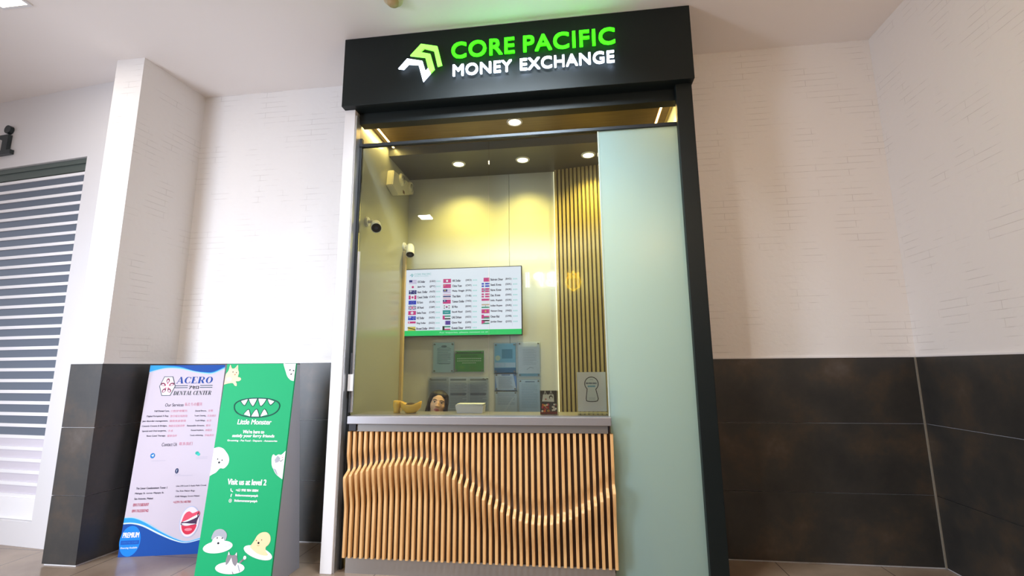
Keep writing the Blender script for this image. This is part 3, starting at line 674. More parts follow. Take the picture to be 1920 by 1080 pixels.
# ------------------------------------------------------------------ advertising boards on the floor
def board_frame(t, O, u, v, Wd, Ht, back, edge_m, back_m, foot_gap):
    """leaning front panel, closed wedge sides and back panel"""
    O, u, v = Vector(O), Vector(u).normalized(), Vector(v).normalized(); n = u.cross(v).normalized()   # n points to the viewer
    M = Matrix((u, n, v)).transposed().to_4x4(); M.translation = O
    bm = bmesh.new(); B(bm, 0, Wd, -0.012, 0, 0.0, Ht, M=M); bmesh.ops.recalc_face_normals(bm, faces=bm.faces[:])
    p = link('front_panel', bm, back_m, t)
    hz = Vector((-u.y, u.x, 0)).normalized()
    for x, side in ((0.0, -1), (Wd, 1)):
        a0 = O + u*x; a1 = O + v*Ht + u*x; e = -n*0.012
        q = [a0+e, a1+e, a1+e+hz*0.03, O+u*x+hz*back]; q[3].z = 0.0
        in_ = u*(-side*0.012)
        bm = bmesh.new(); A = [bm.verts.new(w_) for w_ in q]; Bv = [bm.verts.new(w_+in_) for w_ in q]
        bm.faces.new(A); bm.faces.new(Bv[::-1])
        for i in range(4): bm.faces.new((A[i], A[(i+1) % 4], Bv[(i+1) % 4], Bv[i]))
        bmesh.ops.recalc_face_normals(bm, faces=bm.faces[:]); link('side_panel', bm, edge_m, t)
    a1 = O + v*Ht - n*0.012
    bm = bmesh.new()
    q = [a1, a1+hz*0.03, a1+hz*0.03+u*Wd, a1+u*Wd]; up = Vector((0, 0, .004))
    A = [bm.verts.new(w_) for w_ in q]; Bv = [bm.verts.new(w_-up) for w_ in q]
    bm.faces.new(A); bm.faces.new(Bv[::-1])
    for i in range(4): bm.faces.new((A[i], A[(i+1) % 4], Bv[(i+1) % 4], Bv[i]))
    bmesh.ops.recalc_face_normals(bm, faces=bm.faces[:]); link('top_cap', bm, edge_m, t)
    return Art(O + n*0.0002, u, v)
GREYB = mat('board_side_grey', 'a3a5b2', 0.5)
# --- blue and white dental board
t = thing('advertising_board', 'white and blue dental advertising board standing in the corner beside the pillar', 'advertising board', (-2.74, 3.05, 0))
DU, DV = (.973, .230, 0), (-.023, .097, 1.235); DW, DH = .507, 1.239
a = board_frame(t, (-2.982, 2.95, 0), DU, DV, DW, DH, 0.20, GREYB, flat('cdc3d0'), 0)
DB, CY, PB = flat('0c4aa0'), flat('2a9ce0'), flat('9fd0f4')
def smooth(pts, n=6):
    out = []
    for i in range(len(pts)-1):
        p0 = pts[max(0, i-1)]; p1 = pts[i]; p2 = pts[i+1]; p3 = pts[min(len(pts)-1, i+2)]
        for k in range(n):
            q = k/n
            out.append(tuple(0.5*(2*b+(c-a_)*q+(2*a_-5*b+4*c-d)*q*q+(-a_+3*b-3*c+d)*q**3) for a_, b, c, d in zip(p0, p1, p2, p3)))
    return out + [pts[-1]]
def band(a, lo, hi, m, lift):
    lo, hi = smooth(lo), smooth(hi)
    n = min(len(lo), len(hi))
    for i in range(n-1): a.poly([lo[i], lo[i+1], hi[i+1], hi[i]], m, lift)
xs = [0, .1, .2, .3, .37, .43, .507]
top = [(x, DH) for x in xs]
band(a, list(zip(xs, (1.188, 1.214, 1.211, 1.189, 1.176, 1.176, 1.212))), top, PB, 1)
band(a, list(zip(xs, (1.193, 1.219, 1.218, 1.196, 1.184, 1.183, 1.219))), top, CY, 2)
band(a, list(zip(xs, (1.2385, 1.2365, 1.227, 1.197, 1.188, 1.189, 1.226))), top, DB, 3)
xs = [0, .055, .125, .232, .337, .413, .507]
bot = [(x, 0) for x in xs]
band(a, bot, list(zip(xs, (.238, .237, .212, .153, .101, .080, .103))), PB, 1)
band(a, bot, list(zip(xs, (.234, .232, .206, .147, .096, .076, .098))), CY, 2)
band(a, bot, list(zip(xs, (.205, .205, .188, .136, .090, .073, .093))), flat('d6ecfc'), 3)
band(a, bot, list(zip(xs, (.197, .197, .178, .126, .083, .069, .088))), DB, 4)
HX = [(.107, 1.157), (.162, 1.157), (.187, 1.091), (.163, 1.027), (.108, 1.027), (.084, 1.091)]
a.poly(HX, flat('f3e0ea'), 1); a.line(HX, .004, flat('244a56'), 2, close=True)
for k in range(5):
    th = math.radians(90+72*k); x, y = .135+.030*math.cos(th), 1.092+.038*math.sin(th)
    a.ell(x, y, .011, .016, flat('7a2a4a'), 2, rot=72*k); a.ell(x, y-.003, .006, .009, flat('f3d0dc'), 3, rot=72*k); a.ell(.135+.014*math.cos(th), 1.092+.018*math.sin(th), .004, .006, flat('e46a8a'), 2)
BLU = flat('0c439c'); DKG = flat('244a56'); INKN = flat('171c40')
def serif(a, word, x0, y0, x1, y1, m, sh=.12, lift=1):
    """high-contrast roman capitals drawn as shapes"""
    n = len(word); adv = {'A': 1.0, 'C': .9, 'D': 1.0, 'E': .85, 'L': .8, 'N': 1.05, 'O': 1.0, 'R': 1.0, 'T': .9, ' ': .35}
    tot = sum(adv[c] for c in word) - .12; W = (x1-x0)/tot; H = y1-y0; x = x0
    T, t = .24, .055
    for c in word:
        w = adv[c]-.12
        def Q(pts): a.poly([(x+W*px+(py-.5)*H*sh, y0+H*py) for px, py in pts], m, lift)
        def bar(p0, q0, p1, q1): Q([(p0, q0), (p1, q0), (p1, q1), (p0, q1)])
        def foot(cx_, y_, hw): bar(cx_-hw, y_-t/2, cx_+hw, y_+t/2)
        def ring(cx_, cy_, ro, hy, ri, a0=0, a1=360, off=0):
            k = 24
            for i in range(k):
                th, t2 = [math.radians(a0+(a1-a0)*j/k) for j in (i, i+1)]
                P = lambda r_, h_, q, o_: (cx_+o_+r_*math.cos(q), cy_+h_*math.sin(q))
                Q([P(ro, hy, th, 0), P(ro, hy, t2, 0), P(ri, hy-t, t2, off), P(ri, hy-t, th, off)])
        if c == 'A': Q([(0.06, 0), (.11, 0), (w*.52, 1), (w*.45, 1)]); Q([(w*.40, 1), (w*.60, 1), (w, 0), (w-T, 0)]); bar(.2, .3, w*.72, .36); foot(.09, t/2, .10); foot(w-.12, t/2, .16)
        elif c in 'EL':
            bar(.07, 0, .07+T, 1); bar(0, 0, w, t); Q([(w-.05, 0), (w, 0), (w, .28), (w-.03, .28)]); foot(.07+T/2, 1-t/2, T/2+.07)
            if c == 'E': bar(0, 1-t, w-.04, 1); Q([(w-.09, 1), (w-.04, 1), (w-.04, .74), (w-.07, .74)]); bar(.2, .47, w*.62, .53); bar(w*.58, .38, w*.62, .62)
        elif c == 'T': bar(w/2-T/2, 0, w/2+T/2, 1); bar(0, 1-t, w, 1); bar(0, .74, .05, 1); bar(w-.05, .74, w, 1); foot(w/2, t/2, T/2+.08)
        elif c == 'N': bar(.10, 0, .15, 1); bar(w-.15, 0, w-.10, 1); Q([(.03, 1), (.03+T, 1), (w-.10, 0), (w-.12-T*.6, 0)]); foot(.12, t/2, .12); foot(w-.12, 1-t/2, .12)
        elif c == 'O': ring(w/2, .5, w/2, .5, w/2-T*.95)
        elif c == 'C': ring(w*.55, .5, w*.55, .5, w*.55-T*.7, 48, 312, T*.2); bar(w-.08, .64, w-.02, .97); bar(w-.08, .05, w-.03, .32)
        elif c == 'D': bar(.07, 0, .07+T, 1); bar(0, 0, w*.5, t); bar(0, 1-t, w*.5, 1); ring(w*.45, .5, w*.55, .5, w*.55-T, -90, 90)
        elif c == 'R': bar(.07, 0, .07+T, 1); bar(0, 1-t, w*.55, 1); bar(.2, .46, w*.55, .46+t); ring(w*.5, .73, w*.42, .27, w*.42-T*.9, -90, 90); Q([(w*.42, .48), (w*.66, .48), (w, 0), (w-T*1.1, 0)]); foot(.07+T/2, t/2, T/2+.07)
        x += W*adv[c]
serif(a, 'ACERO', .193, 1.109, .434, 1.155, BLU)
for y in (1.0935, 1.0795): a.rect(.186, y-.0022, .272, y+.0022, DKG, 1); a.rect(.354, y-.0022, .438, y+.0022, DKG, 1)
a.text('アセロ', .280, 1.068, .347, 1.094, flat('20242c'), 1, bold=.045)
serif(a, 'DENTAL CENTER', .185, 1.028, .436, 1.056, flat('26323c'))
a.text('Our Services', .141, .950, .262, .972, INKN, 1, shear=.1); PKT = flat('d68aa2')
a.text('私たちの服务', .270, .952, .386, .976, PKT, 1)
for y, tx, x0, jp, jx in ((.913, 'Full Dental Care,', .077, '口腔护理服务', .293), (.878, 'Digital Periapical X-Ray,', .032, '数字根尖周射线', .298), (.845, 'Jaw disorder management,', .009, '颌骨疾病管理', .293), (.812, 'Ceramic Crowns & Bridges,', .012, '陶瓷牙冠和牙桥', .290), (.779, 'Special and Oral surgeries,', .018, '手术', .218), (.746, 'Root Canal Therapy,', .053, '根管治疗', .249)):
    a.text(tx, x0, y, .175, y+.014, INKN, 1, bold=.012); a.text(jp, .186, y-.001, jx, y+.014, PKT, 1)
for y, tx, x0, jp, jx in ((.911, 'Dental Braces,', .346, '牙套', .465), (.877, 'Tooth Cleaning,', .345, '牙齿清洁', .488), (.844, 'Tooth Fillings,', .354, '补牙', .462), (.811, 'Removable dentures,', .306, '假牙', .462), (.779, 'Dental Implants,', .336, '种植牙', .475), (.745, 'Tooth whitening,', .333, '牙齿美白', .490)):
    a.text(tx, x0, y, .421, y+.0125, INKN, 1, bold=.008); a.text(jp, .431, y-.001, jx, y+.0135, PKT, 1)
a.text('Contact Us', .160, .684, .258, .707, INKN, 1, shear=.1); a.text('联系我们', .272, .687, .357, .709, PKT, 1)
a.ell(.112, .624, .015, .017, flat('1e78c0'), 1); a.poly([(.103, .625), (.121, .633), (.117, .616), (.111, .620)], flat('e8f4ff'), 2)
a.ell(.398, .634, .012, .011, flat('2ab0a0'), 1); a.ell(.409, .625, .010, .009, flat('36c8b8'), 2)
a.ell(.283, .521, .011, .017, flat('1c2c5a'), 1); a.text('f', .280, .511, .286, .531, flat('e8f0ff'), 2)
for x0, x1, y in ((.110, .200, .590), (.395, .470, .607), (.395, .470, .597), (.272, .39, .490), (.272, .31, .498)): a.rect(x0, y-.0012, x1, y+.0012, flat('b9b4c4'), 1)
for tx, x0, x1, y, c in (('The Linear Condominium Tower 1', .042, .237, .410, INKN), ('Malugay St. corner Mayapis St.', .040, .222, .377, INKN), ('San Antonio, Makati', .041, .158, .344, INKN)): a.text(tx, x0, y, x1, y+.0135, c, 1, bold=.012)
for tx, x0, x1, y in (('Unit 270 Level 2 Ayala Malls Circuit', .293, .486, .416), ('The Rise Makati Brgy.', .295, .419, .384), ('7248 Malugay Street Makati', .295, .452, .350)): a.text(tx, x0, y, x1, y+.0125, INKN, 1, bold=.006)
RD = flat('b8385a')
a.text('09171587697', .040, .304, .138, .323, RD, 1, bold=.012); a.text('09176220742', .039, .267, .142, .285, RD, 1, bold=.012); a.text('+639176140780', .289, .315, .401, .330, RD, 1)
a.ell(.411, .197, .063, .098, flat('b8c4e0'), 1); a.ell(.411, .197, .058, .092, flat('f2dfe6'), 2)
def crescent(a, pts, m, l): a.poly(smooth(pts, 5), m, l)
crescent(a, [(.360, .196), (.375, .245), (.400, .262), (.425, .250), (.462, .262), (.468, .235), (.43, .225), (.395, .205), (.360, .196)], flat('e4506a'), 3)
crescent(a, [(.360, .196), (.395, .205), (.43, .225), (.466, .240), (.458, .20), (.452, .180), (.40, .176), (.360, .180), (.360, .196)], flat('4a3050'), 4)
crescent(a, [(.366, .198), (.395, .209), (.43, .228), (.462, .242), (.455, .225), (.42, .208), (.39, .198), (.366, .198)], flat('f4f2f8'), 5)
crescent(a, [(.360, .188), (.38, .190), (.42, .186), (.452, .184), (.42, .178), (.38, .178), (.360, .188)], flat('eef0fa'), 5)
crescent(a, [(.362, .178), (.40, .172), (.455, .180), (.450, .145), (.425, .122), (.395, .122), (.372, .145), (.362, .178)], flat('d8304e'), 3)
a.ell(.41, .150, .024, .009, flat('f08a9a'), 4); a.poly([(.455, .245), (.463, .262), (.459, .215)], flat('3a2a3a'), 6)
a.ell(.059, .094, .064, .092, flat('1684e8'), 5)
a.text('PREMIUM', .010, .114, .110, .147, flat('f2ecf4'), 6, bold=.03); a.rect(.004, .074, .116, .098, flat('1056b8'), 6); a.text('DENTAL CARE', .012, .080, .108, .092, flat('2a74d0'), 7, bold=.02)
a.text('Financing Available', .008, .046, .110, .060, flat('eef4ff'), 6, shear=.2, bold=.012)
a.done('printed_face', t, label='white face with blue waves and dental text')
# --- green pet shop board
t = thing('advertising_board', 'bright green pet shop board with grey sides standing in front of the dental board', 'advertising board', (-1.94, 2.75, 0))
GW, GH = .467, 1.240
GF = flat('08a468')
a = board_frame(t, (-2.172, 2.64, 0), (1, 0, 0), (0, .11, 1.235), GW, GH, 0.29, GREYB, GF, 0)
DG = flat('0a4a44'); WT = flat('f2f0f4')
MO = [(.243+.150*math.copysign(abs(math.cos(q))**.85, math.cos(q)), .984+(.046 if math.sin(q) > 0 else .066)*math.copysign(abs(math.sin(q))**.9, math.sin(q))) for q in [2*math.pi*k/48 for k in range(48)]]
a.line(MO, .0062, DG, 3, close=True)
def tooth(a, x0, y0, x1, y1, tx, ty):
    p = smooth([(x0, y0), ((x0*1.5+tx)/2.5, (y0+ty*1.2)/2.2), (tx, ty), ((x1*1.5+tx)/2.5, (y1+ty*1.2)/2.2), (x1, y1)], 5)
    a.poly(p, WT, 1); a.line(p, .004, DG, 2)
for q in ((.132, 1.012, .180, 1.026, .161, .987), (.182, 1.026, .241, 1.030, .217, .982), (.244, 1.030, .303, 1.027, .270, .982), (.307, 1.026, .356, 1.010, .331, .990)): tooth(a, *q)
for q in ((.163, .934, .211, .921, .192, .963), (.213, .921, .270, .919, .244, .965), (.273, .920, .322, .935, .296, .966)): tooth(a, *q)
a.text('Little Monster', .130, .874, .354, .905, WT, 1, bold=.035, shear=.12)
a.text("We're here to", .175, .822, .315, .844, WT, 1, bold=.04, shear=.1); a.text('satisfy your furry friends', .108, .795, .384, .819, WT, 1, bold=.04, shear=.1)
a.text('Grooming - Pet Food - Daycare - Accessories', .081, .773, .406, .787, WT, 1, bold=.03)
a.text('Visit us at level 2', .122, .532, .371, .567, WT, 1, bold=.045)
a.text('+63 998 984 8884', .182, .497, .326, .512, WT, 1, bold=.03); a.text('littlemonsterpetph', .184, .466, .328, .484, WT, 1, bold=.03); a.text('littlemonsterpetph', .183, .437, .328, .455, WT, 1, bold=.03)
a.line([(.151, .511), (.152, .500), (.164, .495)], .005, WT, 1); a.text('f', .154, .465, .163, .484, WT, 1, bold=.05)
RING = [(.157+.008*math.cos(q), .446+.009*math.sin(q)) for q in [k*math.pi/8 for k in range(16)]]
a.line(RING, .003, WT, 1, close=True); a.ell(.157, .446, .003, .0035, WT, 1)
# simple drawn dogs and a cat peeking in
PEACH, PCH2 = flat('f2cfae'), flat('e3ae88'); BK_ = flat('20242a'); GRY = flat('a8aab4'); CRM = flat('f4d7a8'); LG = flat('d4d6de')
a.poly(smooth([(.001, 1.112), (.020, 1.118), (.058, 1.122), (.074, 1.107), (.088, 1.104), (.086, 1.120), (.078, 1.132), (.100, 1.134), (.112, 1.144), (.105, 1.155), (.088, 1.160), (.091, 1.185), (.082, 1.205), (.076, 1.234), (.060, 1.215), (.040, 1.212), (.024, 1.236), (.018, 1.200), (.004, 1.178), (.001, 1.150)], 3), PEACH, 1)
a.poly([(.030, 1.215), (.037, 1.213), (.027, 1.230)], PCH2, 2); a.poly([(.066, 1.213), (.074, 1.208), (.074, 1.226)], PCH2, 2)
for x, y in ((.050, 1.190), (.074, 1.186)): a.ell(x, y, .003, .004, BK_, 2)
a.ell(.066, 1.174, .005, .004, flat('c07a5a'), 2); a.ell(.03, 1.145, .02, .014, flat('f6dcc2'), 2)
a.poly(smooth([(.466, 1.239), (.400, 1.239), (.384, 1.240), (.392, 1.218), (.405, 1.190), (.420, 1.160), (.445, 1.138), (.466, 1.133)], 3), WT, 1)
a.poly([(.388, 1.236), (.404, 1.236), (.398, 1.213)], LG, 2); a.ell(.432, 1.200, .006, .004, BK_, 2, rot=20); a.ell(.456, 1.196, .006, .004, BK_, 2, rot=-20); a.poly([(.436, 1.176), (.452, 1.180), (.444, 1.168)], BK_, 3)
a.poly(smooth([(.001, .735), (.030, .742), (.060, .735), (.085, .715), (.105, .690), (.112, .665), (.106, .642), (.085, .622), (.060, .622), (.040, .600), (.018, .588), (.001, .578)], 3), WT, 1)
for x, y in ((.036, .674), (.066, .668)): a.ell(x, y, .0035, .0045, BK_, 2)
a.ell(.049, .655, .007, .006, BK_, 2); a.line([(.001, .62), (.02, .625), (.04, .618)], .002, LG, 2)
a.poly(smooth([(.467, .727), (.452, .712), (.440, .704), (.424, .706), (.408, .698), (.392, .706), (.384, .690), (.386, .664), (.392, .640), (.404, .622), (.420, .600), (.444, .582), (.467, .570)], 3), WT, 1)
a.poly([(.404, .675), (.420, .700), (.440, .684), (.430, .664), (.412, .658)], GRY, 2); a.line([(.436, .672), (.446, .668), (.458, .680)], .003, BK_, 3); a.ell(.452, .690, .004, .003, flat('d08a8a'), 3)
a.poly([(.400, .630), (.420, .622), (.438, .590), (.424, .598)], GRY, 2)
def puddle(cx, cy, rx, ry, rot=0): a.ell(cx, cy, rx, ry, WT, 1, rot=rot)
puddle(.120, .200, .092, .032, 8)
a.poly(smooth([(.074, .255), (.084, .280), (.104, .292), (.128, .294), (.150, .286), (.166, .268), (.166, .246), (.155, .236), (.08, .236), (.074, .255)], 3), GRY, 2)
a.ell(.120, .216, .042, .040, flat('faf8fb'), 3); a.poly([(.160, .206), (.200, .226), (.205, .212), (.170, .198)], LG, 2)
for x in (.110, .141): a.ell(x, .247, .004, .004, BK_, 4)
a.ell(.121, .220, .007, .006, BK_, 4)
puddle(.372, .180, .092, .030, -14)
a.poly(smooth([(.318, .208), (.340, .240), (.356, .268), (.380, .284), (.412, .286), (.434, .270), (.440, .244), (.430, .222), (.416, .210), (.420, .190), (.436, .170), (.40, .168), (.36, .180), (.318, .208)], 3), CRM, 2)
a.ell(.369, .230, .006, .006, BK_, 3); a.ell(.354, .242, .0028, .003, flat('6a4a30'), 3); a.ell(.386, .246, .0028, .003, flat('6a4a30'), 3); a.line([(.362, .219), (.369, .215), (.377, .219)], .0018, flat('a07848'), 3)
puddle(.213, .096, .090, .031, 2)
a.poly(smooth([(.182, .132), (.186, .150), (.194, .180), (.206, .163), (.230, .163), (.244, .178), (.250, .150), (.256, .130), (.240, .100), (.215, .090), (.19, .105), (.182, .132)], 3), flat('8d868c'), 2)
a.poly(smooth([(.215, .150), (.228, .120), (.250, .100), (.235, .072), (.195, .074), (.180, .100), (.200, .120), (.215, .150)], 3), WT, 3)
a.poly([(.192, .160), (.194, .180), (.202, .165)], WT, 3); a.poly([(.246, .160), (.244, .178), (.236, .165)], WT, 3)
a.line([(.270, .126), (.284, .138), (.296, .150)], .010, flat('8d868c'), 2); a.ell(.297, .152, .009, .010, WT, 3); a.line([(.262, .112), (.276, .082)], .006, GRY, 3); a.line([(.232, .078), (.240, .066)], .003, flat('5a5458'), 4)
a.done('printed_face', t, label='green face with white lettering and drawn pets')

# ------------------------------------------------------------------ shutter and lettering on the left wall
sh = thing('roller_shutter', 'grey slatted roller shutter with white seams in the left white wall', 'shutter', (-5.6, 3.2, 0.16))
DS = mat('shutter_grey', '66707e', 0.32, metal=0.25); PS = mat('shutter_reflected_light', 'd5cfd8', 0.35); WS = mat('shutter_white', 'f1f0f2', 0.4)  # lower slats: bright reflection of the surroundings put into a pale colour
S_0, S_1 = 0.449, 4.18
def wl(parent, name, m, *boxes, **k):
    bm = bmesh.new()
    for b_ in boxes: B(bm, *b_, M=WL)
    bmesh.ops.recalc_face_normals(bm, faces=bm.faces[:]); return link(name, bm, m, parent, **k)
wl(sh, 'shutter_box', mat('shutter_box_grey', '59645f', 0.4, metal=0.3), (S_0, S_1, -0.12, -0.02, 2.835, 2.874), (S_0, S_1, -0.12, -0.032, 2.776, 2.835))
pitch = 0.0813; zt = 2.757
dark, pale, seam = [], [], []
for i in range(31):
    z = zt - i*pitch
    seam.append((S_0, S_1, -0.105, -0.036, z-0.012, z+0.012))
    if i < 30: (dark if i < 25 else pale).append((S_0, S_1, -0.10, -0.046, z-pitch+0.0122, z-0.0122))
wl(sh, 'slats', DS, *dark); wl(sh, 'reflection_slats', PS, *pale, label='five lower slats coloured pale as bright reflections'); wl(sh, 'seams', WS, *seam); wl(sh, 'bottom_bar', WS, (S_0, S_1, -0.11, -0.03, 0.162, 0.3055))
ls = thing('wall_lettering', 'black raised slab letters on the white wall above the shutter', 'sign', (-4.7, 3.13, 3.0))
LB = mat('letter_black', '1f2a2e', 0.35); LD = 0.030
Mi = WL @ Matrix(((1, 0, 0, 0), (0, 0, 1, 0), (0, 1, 0, 0), (0, 0, 0, 1)))   # (along, up, out)
def letter(name, outs):
    bm = bmesh.new()
    for o_ in outs: prism(bm, o_, 0.002, LD, M=Mi)
    bmesh.ops.recalc_face_normals(bm, faces=bm.faces[:]); return link('letter', bm, LB, ls)
circ = lambda cx, cy, r, n=20: [(cx+r*math.cos(2*math.pi*k/n), cy+r*math.sin(2*math.pi*k/n)) for k in range(n)]
SK = 1.03
letter('i', [circ(1.352, 3.213, .036), [(1.325, 3.026), (1.325, 3.165), (1.425, 3.165), (1.425, 3.130), (1.388, 3.128), (1.388, 3.026)], [(1.275, 2.988), (1.275, 3.026), (1.438, 3.026), (1.438, 2.988)]])
nn = [(1.470, 2.99), (1.470, 3.09), (1.478, 3.122), (1.495, 3.145), (1.52, 3.16), (1.56, 3.165), (1.60, 3.155), (1.63, 3.135), (1.63, 3.165), (1.72, 3.165), (1.72, 3.13), (1.695, 3.128), (1.695, 3.024), (1.72, 3.024), (1.72, 2.988), (1.60, 2.988), (1.60, 3.024), (1.632, 3.024), (1.632, 3.09), (1.61, 3.118), (1.58, 3.128), (1.55, 3.118), (1.537, 3.09), (1.537, 3.024), (1.56, 3.024), (1.56, 2.988), (1.445, 2.988), (1.445, 3.02)]
letter('n', [nn])

# ------------------------------------------------------------------ the woman behind the counter
def remesh(bm, vox, name):
    me = bpy.data.meshes.new(name+'_src'); bm.to_mesh(me); bm.free()
    o = bpy.data.objects.new(name+'_src', me); C.objects.link(o)
    md = o.modifiers.new('r', 'REMESH'); md.mode = 'VOXEL'; md.voxel_size = vox
    sm = o.modifiers.new('s', 'SMOOTH'); sm.factor = 0.5; sm.iterations = 4
    out = bpy.data.meshes.new_from_object(o.evaluated_get(bpy.context.evaluated_depsgraph_get()))
    bpy.data.objects.remove(o); bpy.data.meshes.remove(me); return out
def capsule(bm, p0, p1, r0, r1):
    cyl(bm, p0, p1, r0, r1, seg=20); ball(bm, p0, r0, seg=16); ball(bm, p1, r1, seg=16)
HC = Vector((-0.983, 3.40, 0.953))
HM = Matrix.Translation(HC) @ Matrix.Rotation(math.radians(14), 4, 'Z') @ Matrix.Rotation(math.radians(11), 4, 'Y') @ Matrix.Rotation(math.radians(-4), 4, 'X') @ Matrix.Scale(0.86, 4)
def hp(x, y, z): return HM @ Vector((x, y, z))
wm = thing('person', 'woman with black hair smiling just above the counter behind the glass', 'person', (HC.x, 3.42, 0.0))
bm = bmesh.new()
def hb(c, rx, ry, rz): ball(bm, c, rx, ry, rz, seg=24, M=HM)
hb((0, .012, .022), .070, .086, .070)            # skull
hb((0, -.022, -.020), .061, .060, .074)          # face mass
hb((0, -.040, -.066), .036, .038, .030)          # chin and jaw
hb((-.033, -.050, -.028), .024, .022, .024); hb((.033, -.050, -.028), .024, .022, .024)   # cheeks
hb((0, -.084, -.014), .0085, .012, .022); hb((0, -.092, -.028), .0125, .012, .009); hb((-.011, -.084, -.030), .007, .008, .006); hb((.011, -.084, -.030), .007, .008, .006)
hb((0, -.072, -.056), .022, .009, .0050); hb((0, -.071, -.063), .018, .009, .005)         # lips
hb((0, -.060, .018), .050, .018, .012)           # brow
hb((-.071, .008, -.012), .009, .018, .030); hb((.071, .008, -.012), .009, .018, .030)     # ears
sh_l, sh_r = Vector((-1.150, 3.47, .690)), Vector((-.826, 3.47, .690))
capsule(bm, hp(0, .025, -.06), (-.988, 3.46, .70), .046, .052)
for k, (z, rx, ry) in enumerate(((.68, .135, .075), (.60, .140, .095), (.50, .125, .095), (.40, .125, .092), (.31, .150, .110))): ball(bm, (-.988, 3.475, z), rx, ry, .085, seg=20)
hand_roots = []
for s_, S in ((-1, sh_l), (1, sh_r)):
    el = Vector((-.988+s_*.215, 3.45, .44)); wr = Vector((-.988+s_*.105, 3.225, .425))
    capsule(bm, S, el, .046, .036); capsule(bm, el, wr, .035, .023)
    d = (Vector((-.988+s_*.075, 3.15, .418)) - wr).normalized(); hand = wr + d*.045
    ball(bm, hand, .034, .042, .016)
    side = Vector((0, 0, 1)).cross(d).normalized()
    for k, ln in enumerate((.060, .070, .066, .052)):
        b0 = hand + d*.032 + side*(-.026+.0175*k); b1 = b0 + d*ln*.55 + Vector((0, 0, -.004)); b2 = b1 + d*ln*.40 + Vector((0, 0, -.016))
        capsule(bm, b0, b1, .0088, .008); capsule(bm, b1, b2, .008, .0068)
    t0 = hand - d*.012 - side*s_*(-.026)*-1; t1 = t0 + (d*.6 - side*s_*-.8).normalized()*.034; t2 = t1 + d*.026
    capsule(bm, t0, t1, .0105, .0092); capsule(bm, t1, t2, .0092, .0078)
    hip = Vector((-.988+s_*.085, 3.47, .30)); kn = Vector((-.988+s_*.10, 3.15, .335)); an = Vector((-.988+s_*.10, 3.19, .07))
    capsule(bm, hip, kn, .080, .055); capsule(bm, kn, an, .052, .034); capsule(bm, an+Vector((0, .02, -.035)), an+Vector((0, -.10, -.043)), .033, .024)
SKIN = mat('skin', 'e6b594', 0.5); LIP = mat('lip', 'b85a58', 0.4); CLOTH = mat('navy_uniform', '2b3142', 0.8); HAIR = mat('black_hair', '100b0a', 0.5, spec=0.3)
me = remesh(bm, 0.0042, 'person'); inv = HM.inverted()
for m in (SKIN, LIP): me.materials.append(m)
for p in me.polygons:
    p.use_smooth = True; q = inv @ p.center
    dz = q.z + .060
    if q.y < -.066 and (q.x/.0235)**2 + (dz/.0105)**2 < 1: p.material_index = 1
bd = bpy.data.objects.new('body', me); C.objects.link(bd); bd.parent = wm; bd.matrix_parent_inverse = Matrix.Translation(-wm.location)
# uniform: shirt with sleeves, trousers
bm = bmesh.new()
for z, rx, ry in ((.665, .143, .082), (.60, .150, .104), (.50, .136, .105), (.40, .136, .102), (.31, .160, .120)): ball(bm, (-.988, 3.475, z), rx, ry, .085, seg=20)
for s_, S in ((-1, sh_l), (1, sh_r)):
    el = Vector((-.988+s_*.215, 3.45, .44)); wr = Vector((-.988+s_*.12, 3.26, .428)); capsule(bm, S, el, .056, .045); capsule(bm, el, wr, .044, .031)
me = remesh(bm, 0.008, 'shirt'); me.materials.append(CLOTH)
for p in me.polygons: p.use_smooth = True
o = bpy.data.objects.new('shirt', me); C.objects.link(o); o.parent = wm; o.matrix_parent_inverse = Matrix.Translation(-wm.location)
bm = bmesh.new()
for s_ in (-1, 1):
    hip = Vector((-.988+s_*.085, 3.47, .30)); kn = Vector((-.988+s_*.10, 3.15, .335)); an = Vector((-.988+s_*.10, 3.19, .09))
    capsule(bm, hip, kn, .090, .064); capsule(bm, kn, an, .061, .046)
me = remesh(bm, 0.008, 'trousers'); me.materials.append(mat('dark_trousers', '1d1f26', 0.8))
for p in me.polygons: p.use_smooth = True
o = bpy.data.objects.new('trousers', me); C.objects.link(o); o.parent = wm; o.matrix_parent_inverse = Matrix.Translation(-wm.location)
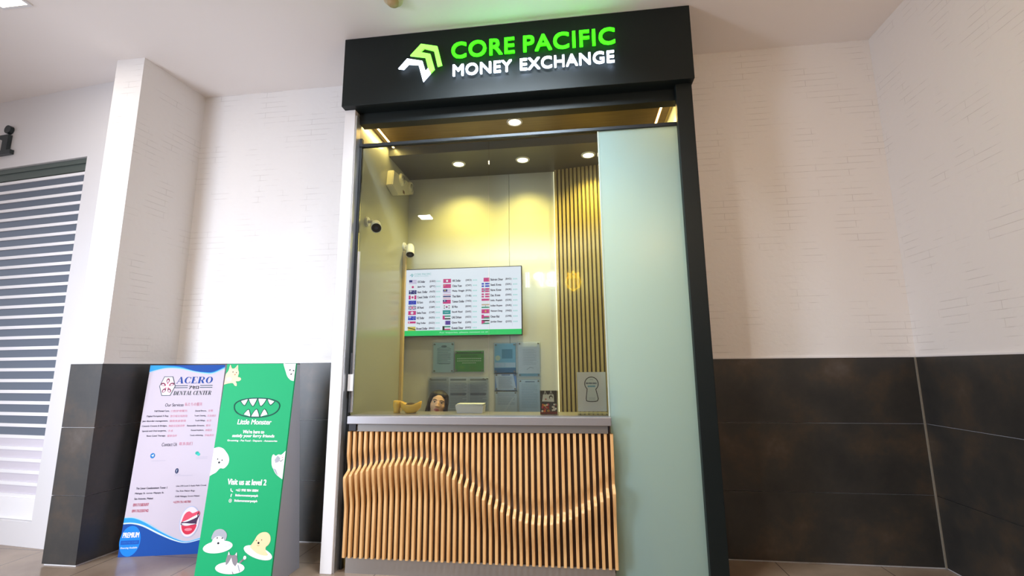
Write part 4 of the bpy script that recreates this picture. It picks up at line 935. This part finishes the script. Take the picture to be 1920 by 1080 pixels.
# hair: cap, side curtains and length behind the shoulders, parted in the middle
bm = bmesh.new()
def hh(c, rx, ry, rz): ball(bm, c, rx, ry, rz, seg=24, M=HM)
hh((0, .024, .034), .080, .090, .074)
for s_ in (-1, 1):
    hh((s_*.040, -.026, .062), .034, .036, .026); hh((s_*.066, -.012, .030), .017, .044, .046); hh((s_*.075, .014, -.015), .015, .042, .070); hh((s_*.074, .030, -.085), .022, .040, .075)
hh((0, .070, -.070), .080, .040, .120)
me = remesh(bm, 0.004, 'hair'); me.materials.append(HAIR)
for p in me.polygons: p.use_smooth = True
o = bpy.data.objects.new('hair', me); C.objects.link(o); o.parent = wm; o.matrix_parent_inverse = Matrix.Translation(-wm.location)
EYW = mat('eye_white', 'e8e2de', 0.2); EYD = mat('eye_dark', '1c120e', 0.15)
for s_ in (-1, 1):
    bm = bmesh.new(); ball(bm, (s_*.029, -.0655, .000), .0125, .0105, .0058, seg=18, M=HM); e = link('eye', bm, EYW, wm, smooth=True)
    bm = bmesh.new(); ball(bm, (s_*.029, -.0735, .000), .0055, .0035, .0052, seg=14, M=HM); link('iris', bm, EYD, e, smooth=True)
    bm = bmesh.new(); ball(bm, (s_*.029, -.0715, .0058), .0145, .0055, .0018, seg=14, M=HM); link('eyelashes', bm, EYD, wm, smooth=True)
    bm = bmesh.new()
    pts = [hp(s_*x, -.0755+.35*(x-.022)**1*0.6, z) for x, z in ((.014, .0175), (.024, .0215), (.034, .0215), (.043, .0165))]
    for p, q in zip(pts, pts[1:]): capsule(bm, p, q, .0026, .0023)
    link('eyebrow', bm, HAIR, wm, smooth=True)
bm = bmesh.new(); ball(bm, (-.075, .000, -.042), .004, seg=12, M=HM); link('earring', bm, mat('pearl', 'e8e4dc', 0.2), wm, smooth=True)

# ------------------------------------------------------------------ bank sign across the corridor (seen in the glass)
bs = thing('bank_sign', 'lit white letters with a golden crest on the wall across the corridor', 'sign', (-0.4, -4.05, 2.95))
a = Art((0, -4.04, 0), (-1, 0, 0), az, depth=0.03)
BW = mat('bank_letter_light', 'ffffff', 0.4, emit=7.5, ecol='f6f8ff')
K = (2*2.94+4.04)/9.38
Z = lambda px, s_=1: 1.2 + s_*(2*2.94+4.04)
D_ = 2*2.94+4.04
a.text('B', .034*D_, 1.2+.172*D_, .0555*D_, 1.2+.2035*D_, BW, bold=.02); a.text('P', .0605*D_, 1.2+.172*D_, .0815*D_, 1.2+.2035*D_, BW, bold=.02); a.rect(.090*D_, 1.2+.171*D_, .0945*D_, 1.2+.204*D_, BW); a.rect(.0965*D_, 1.2+.171*D_, .0985*D_, 1.2+.204*D_, BW)
a.done('lettering', bs)
a = Art((0, -4.04, 0), (-1, 0, 0), az, depth=0.03)
CRW = mat('crest_light', 'e8b828', 0.4, emit=6, ecol='ffd21e'); cx, cz, r = -.0045*D_, 1.2+.178*D_, .0155*D_
shp = [(cx+r*x, cz+r*y) for x, y in ((-.8, .75), (.8, .75), (1.0, .1), (.75, -.65), (0, -1.1), (-.75, -.65), (-1.0, .1))]
a.line(shp, .03, CRW, close=True); a.line([(cx-.6*r, cz-.5*r), (cx-.5*r, cz+.6*r)], .025, CRW); a.line([(cx, cz-.9*r), (cx, cz+.6*r)], .025, CRW); a.line([(cx+.6*r, cz-.5*r), (cx+.5*r, cz+.6*r)], .025, CRW)
a.line([(cx-.7*r, cz+.95*r), (cx-.75*r, cz+1.35*r), (cx-.3*r, cz+1.15*r), (cx, cz+1.6*r), (cx+.3*r, cz+1.15*r), (cx+.75*r, cz+1.35*r), (cx+.7*r, cz+.95*r)], .03, CRW, close=True)
a.done('crest', bs)
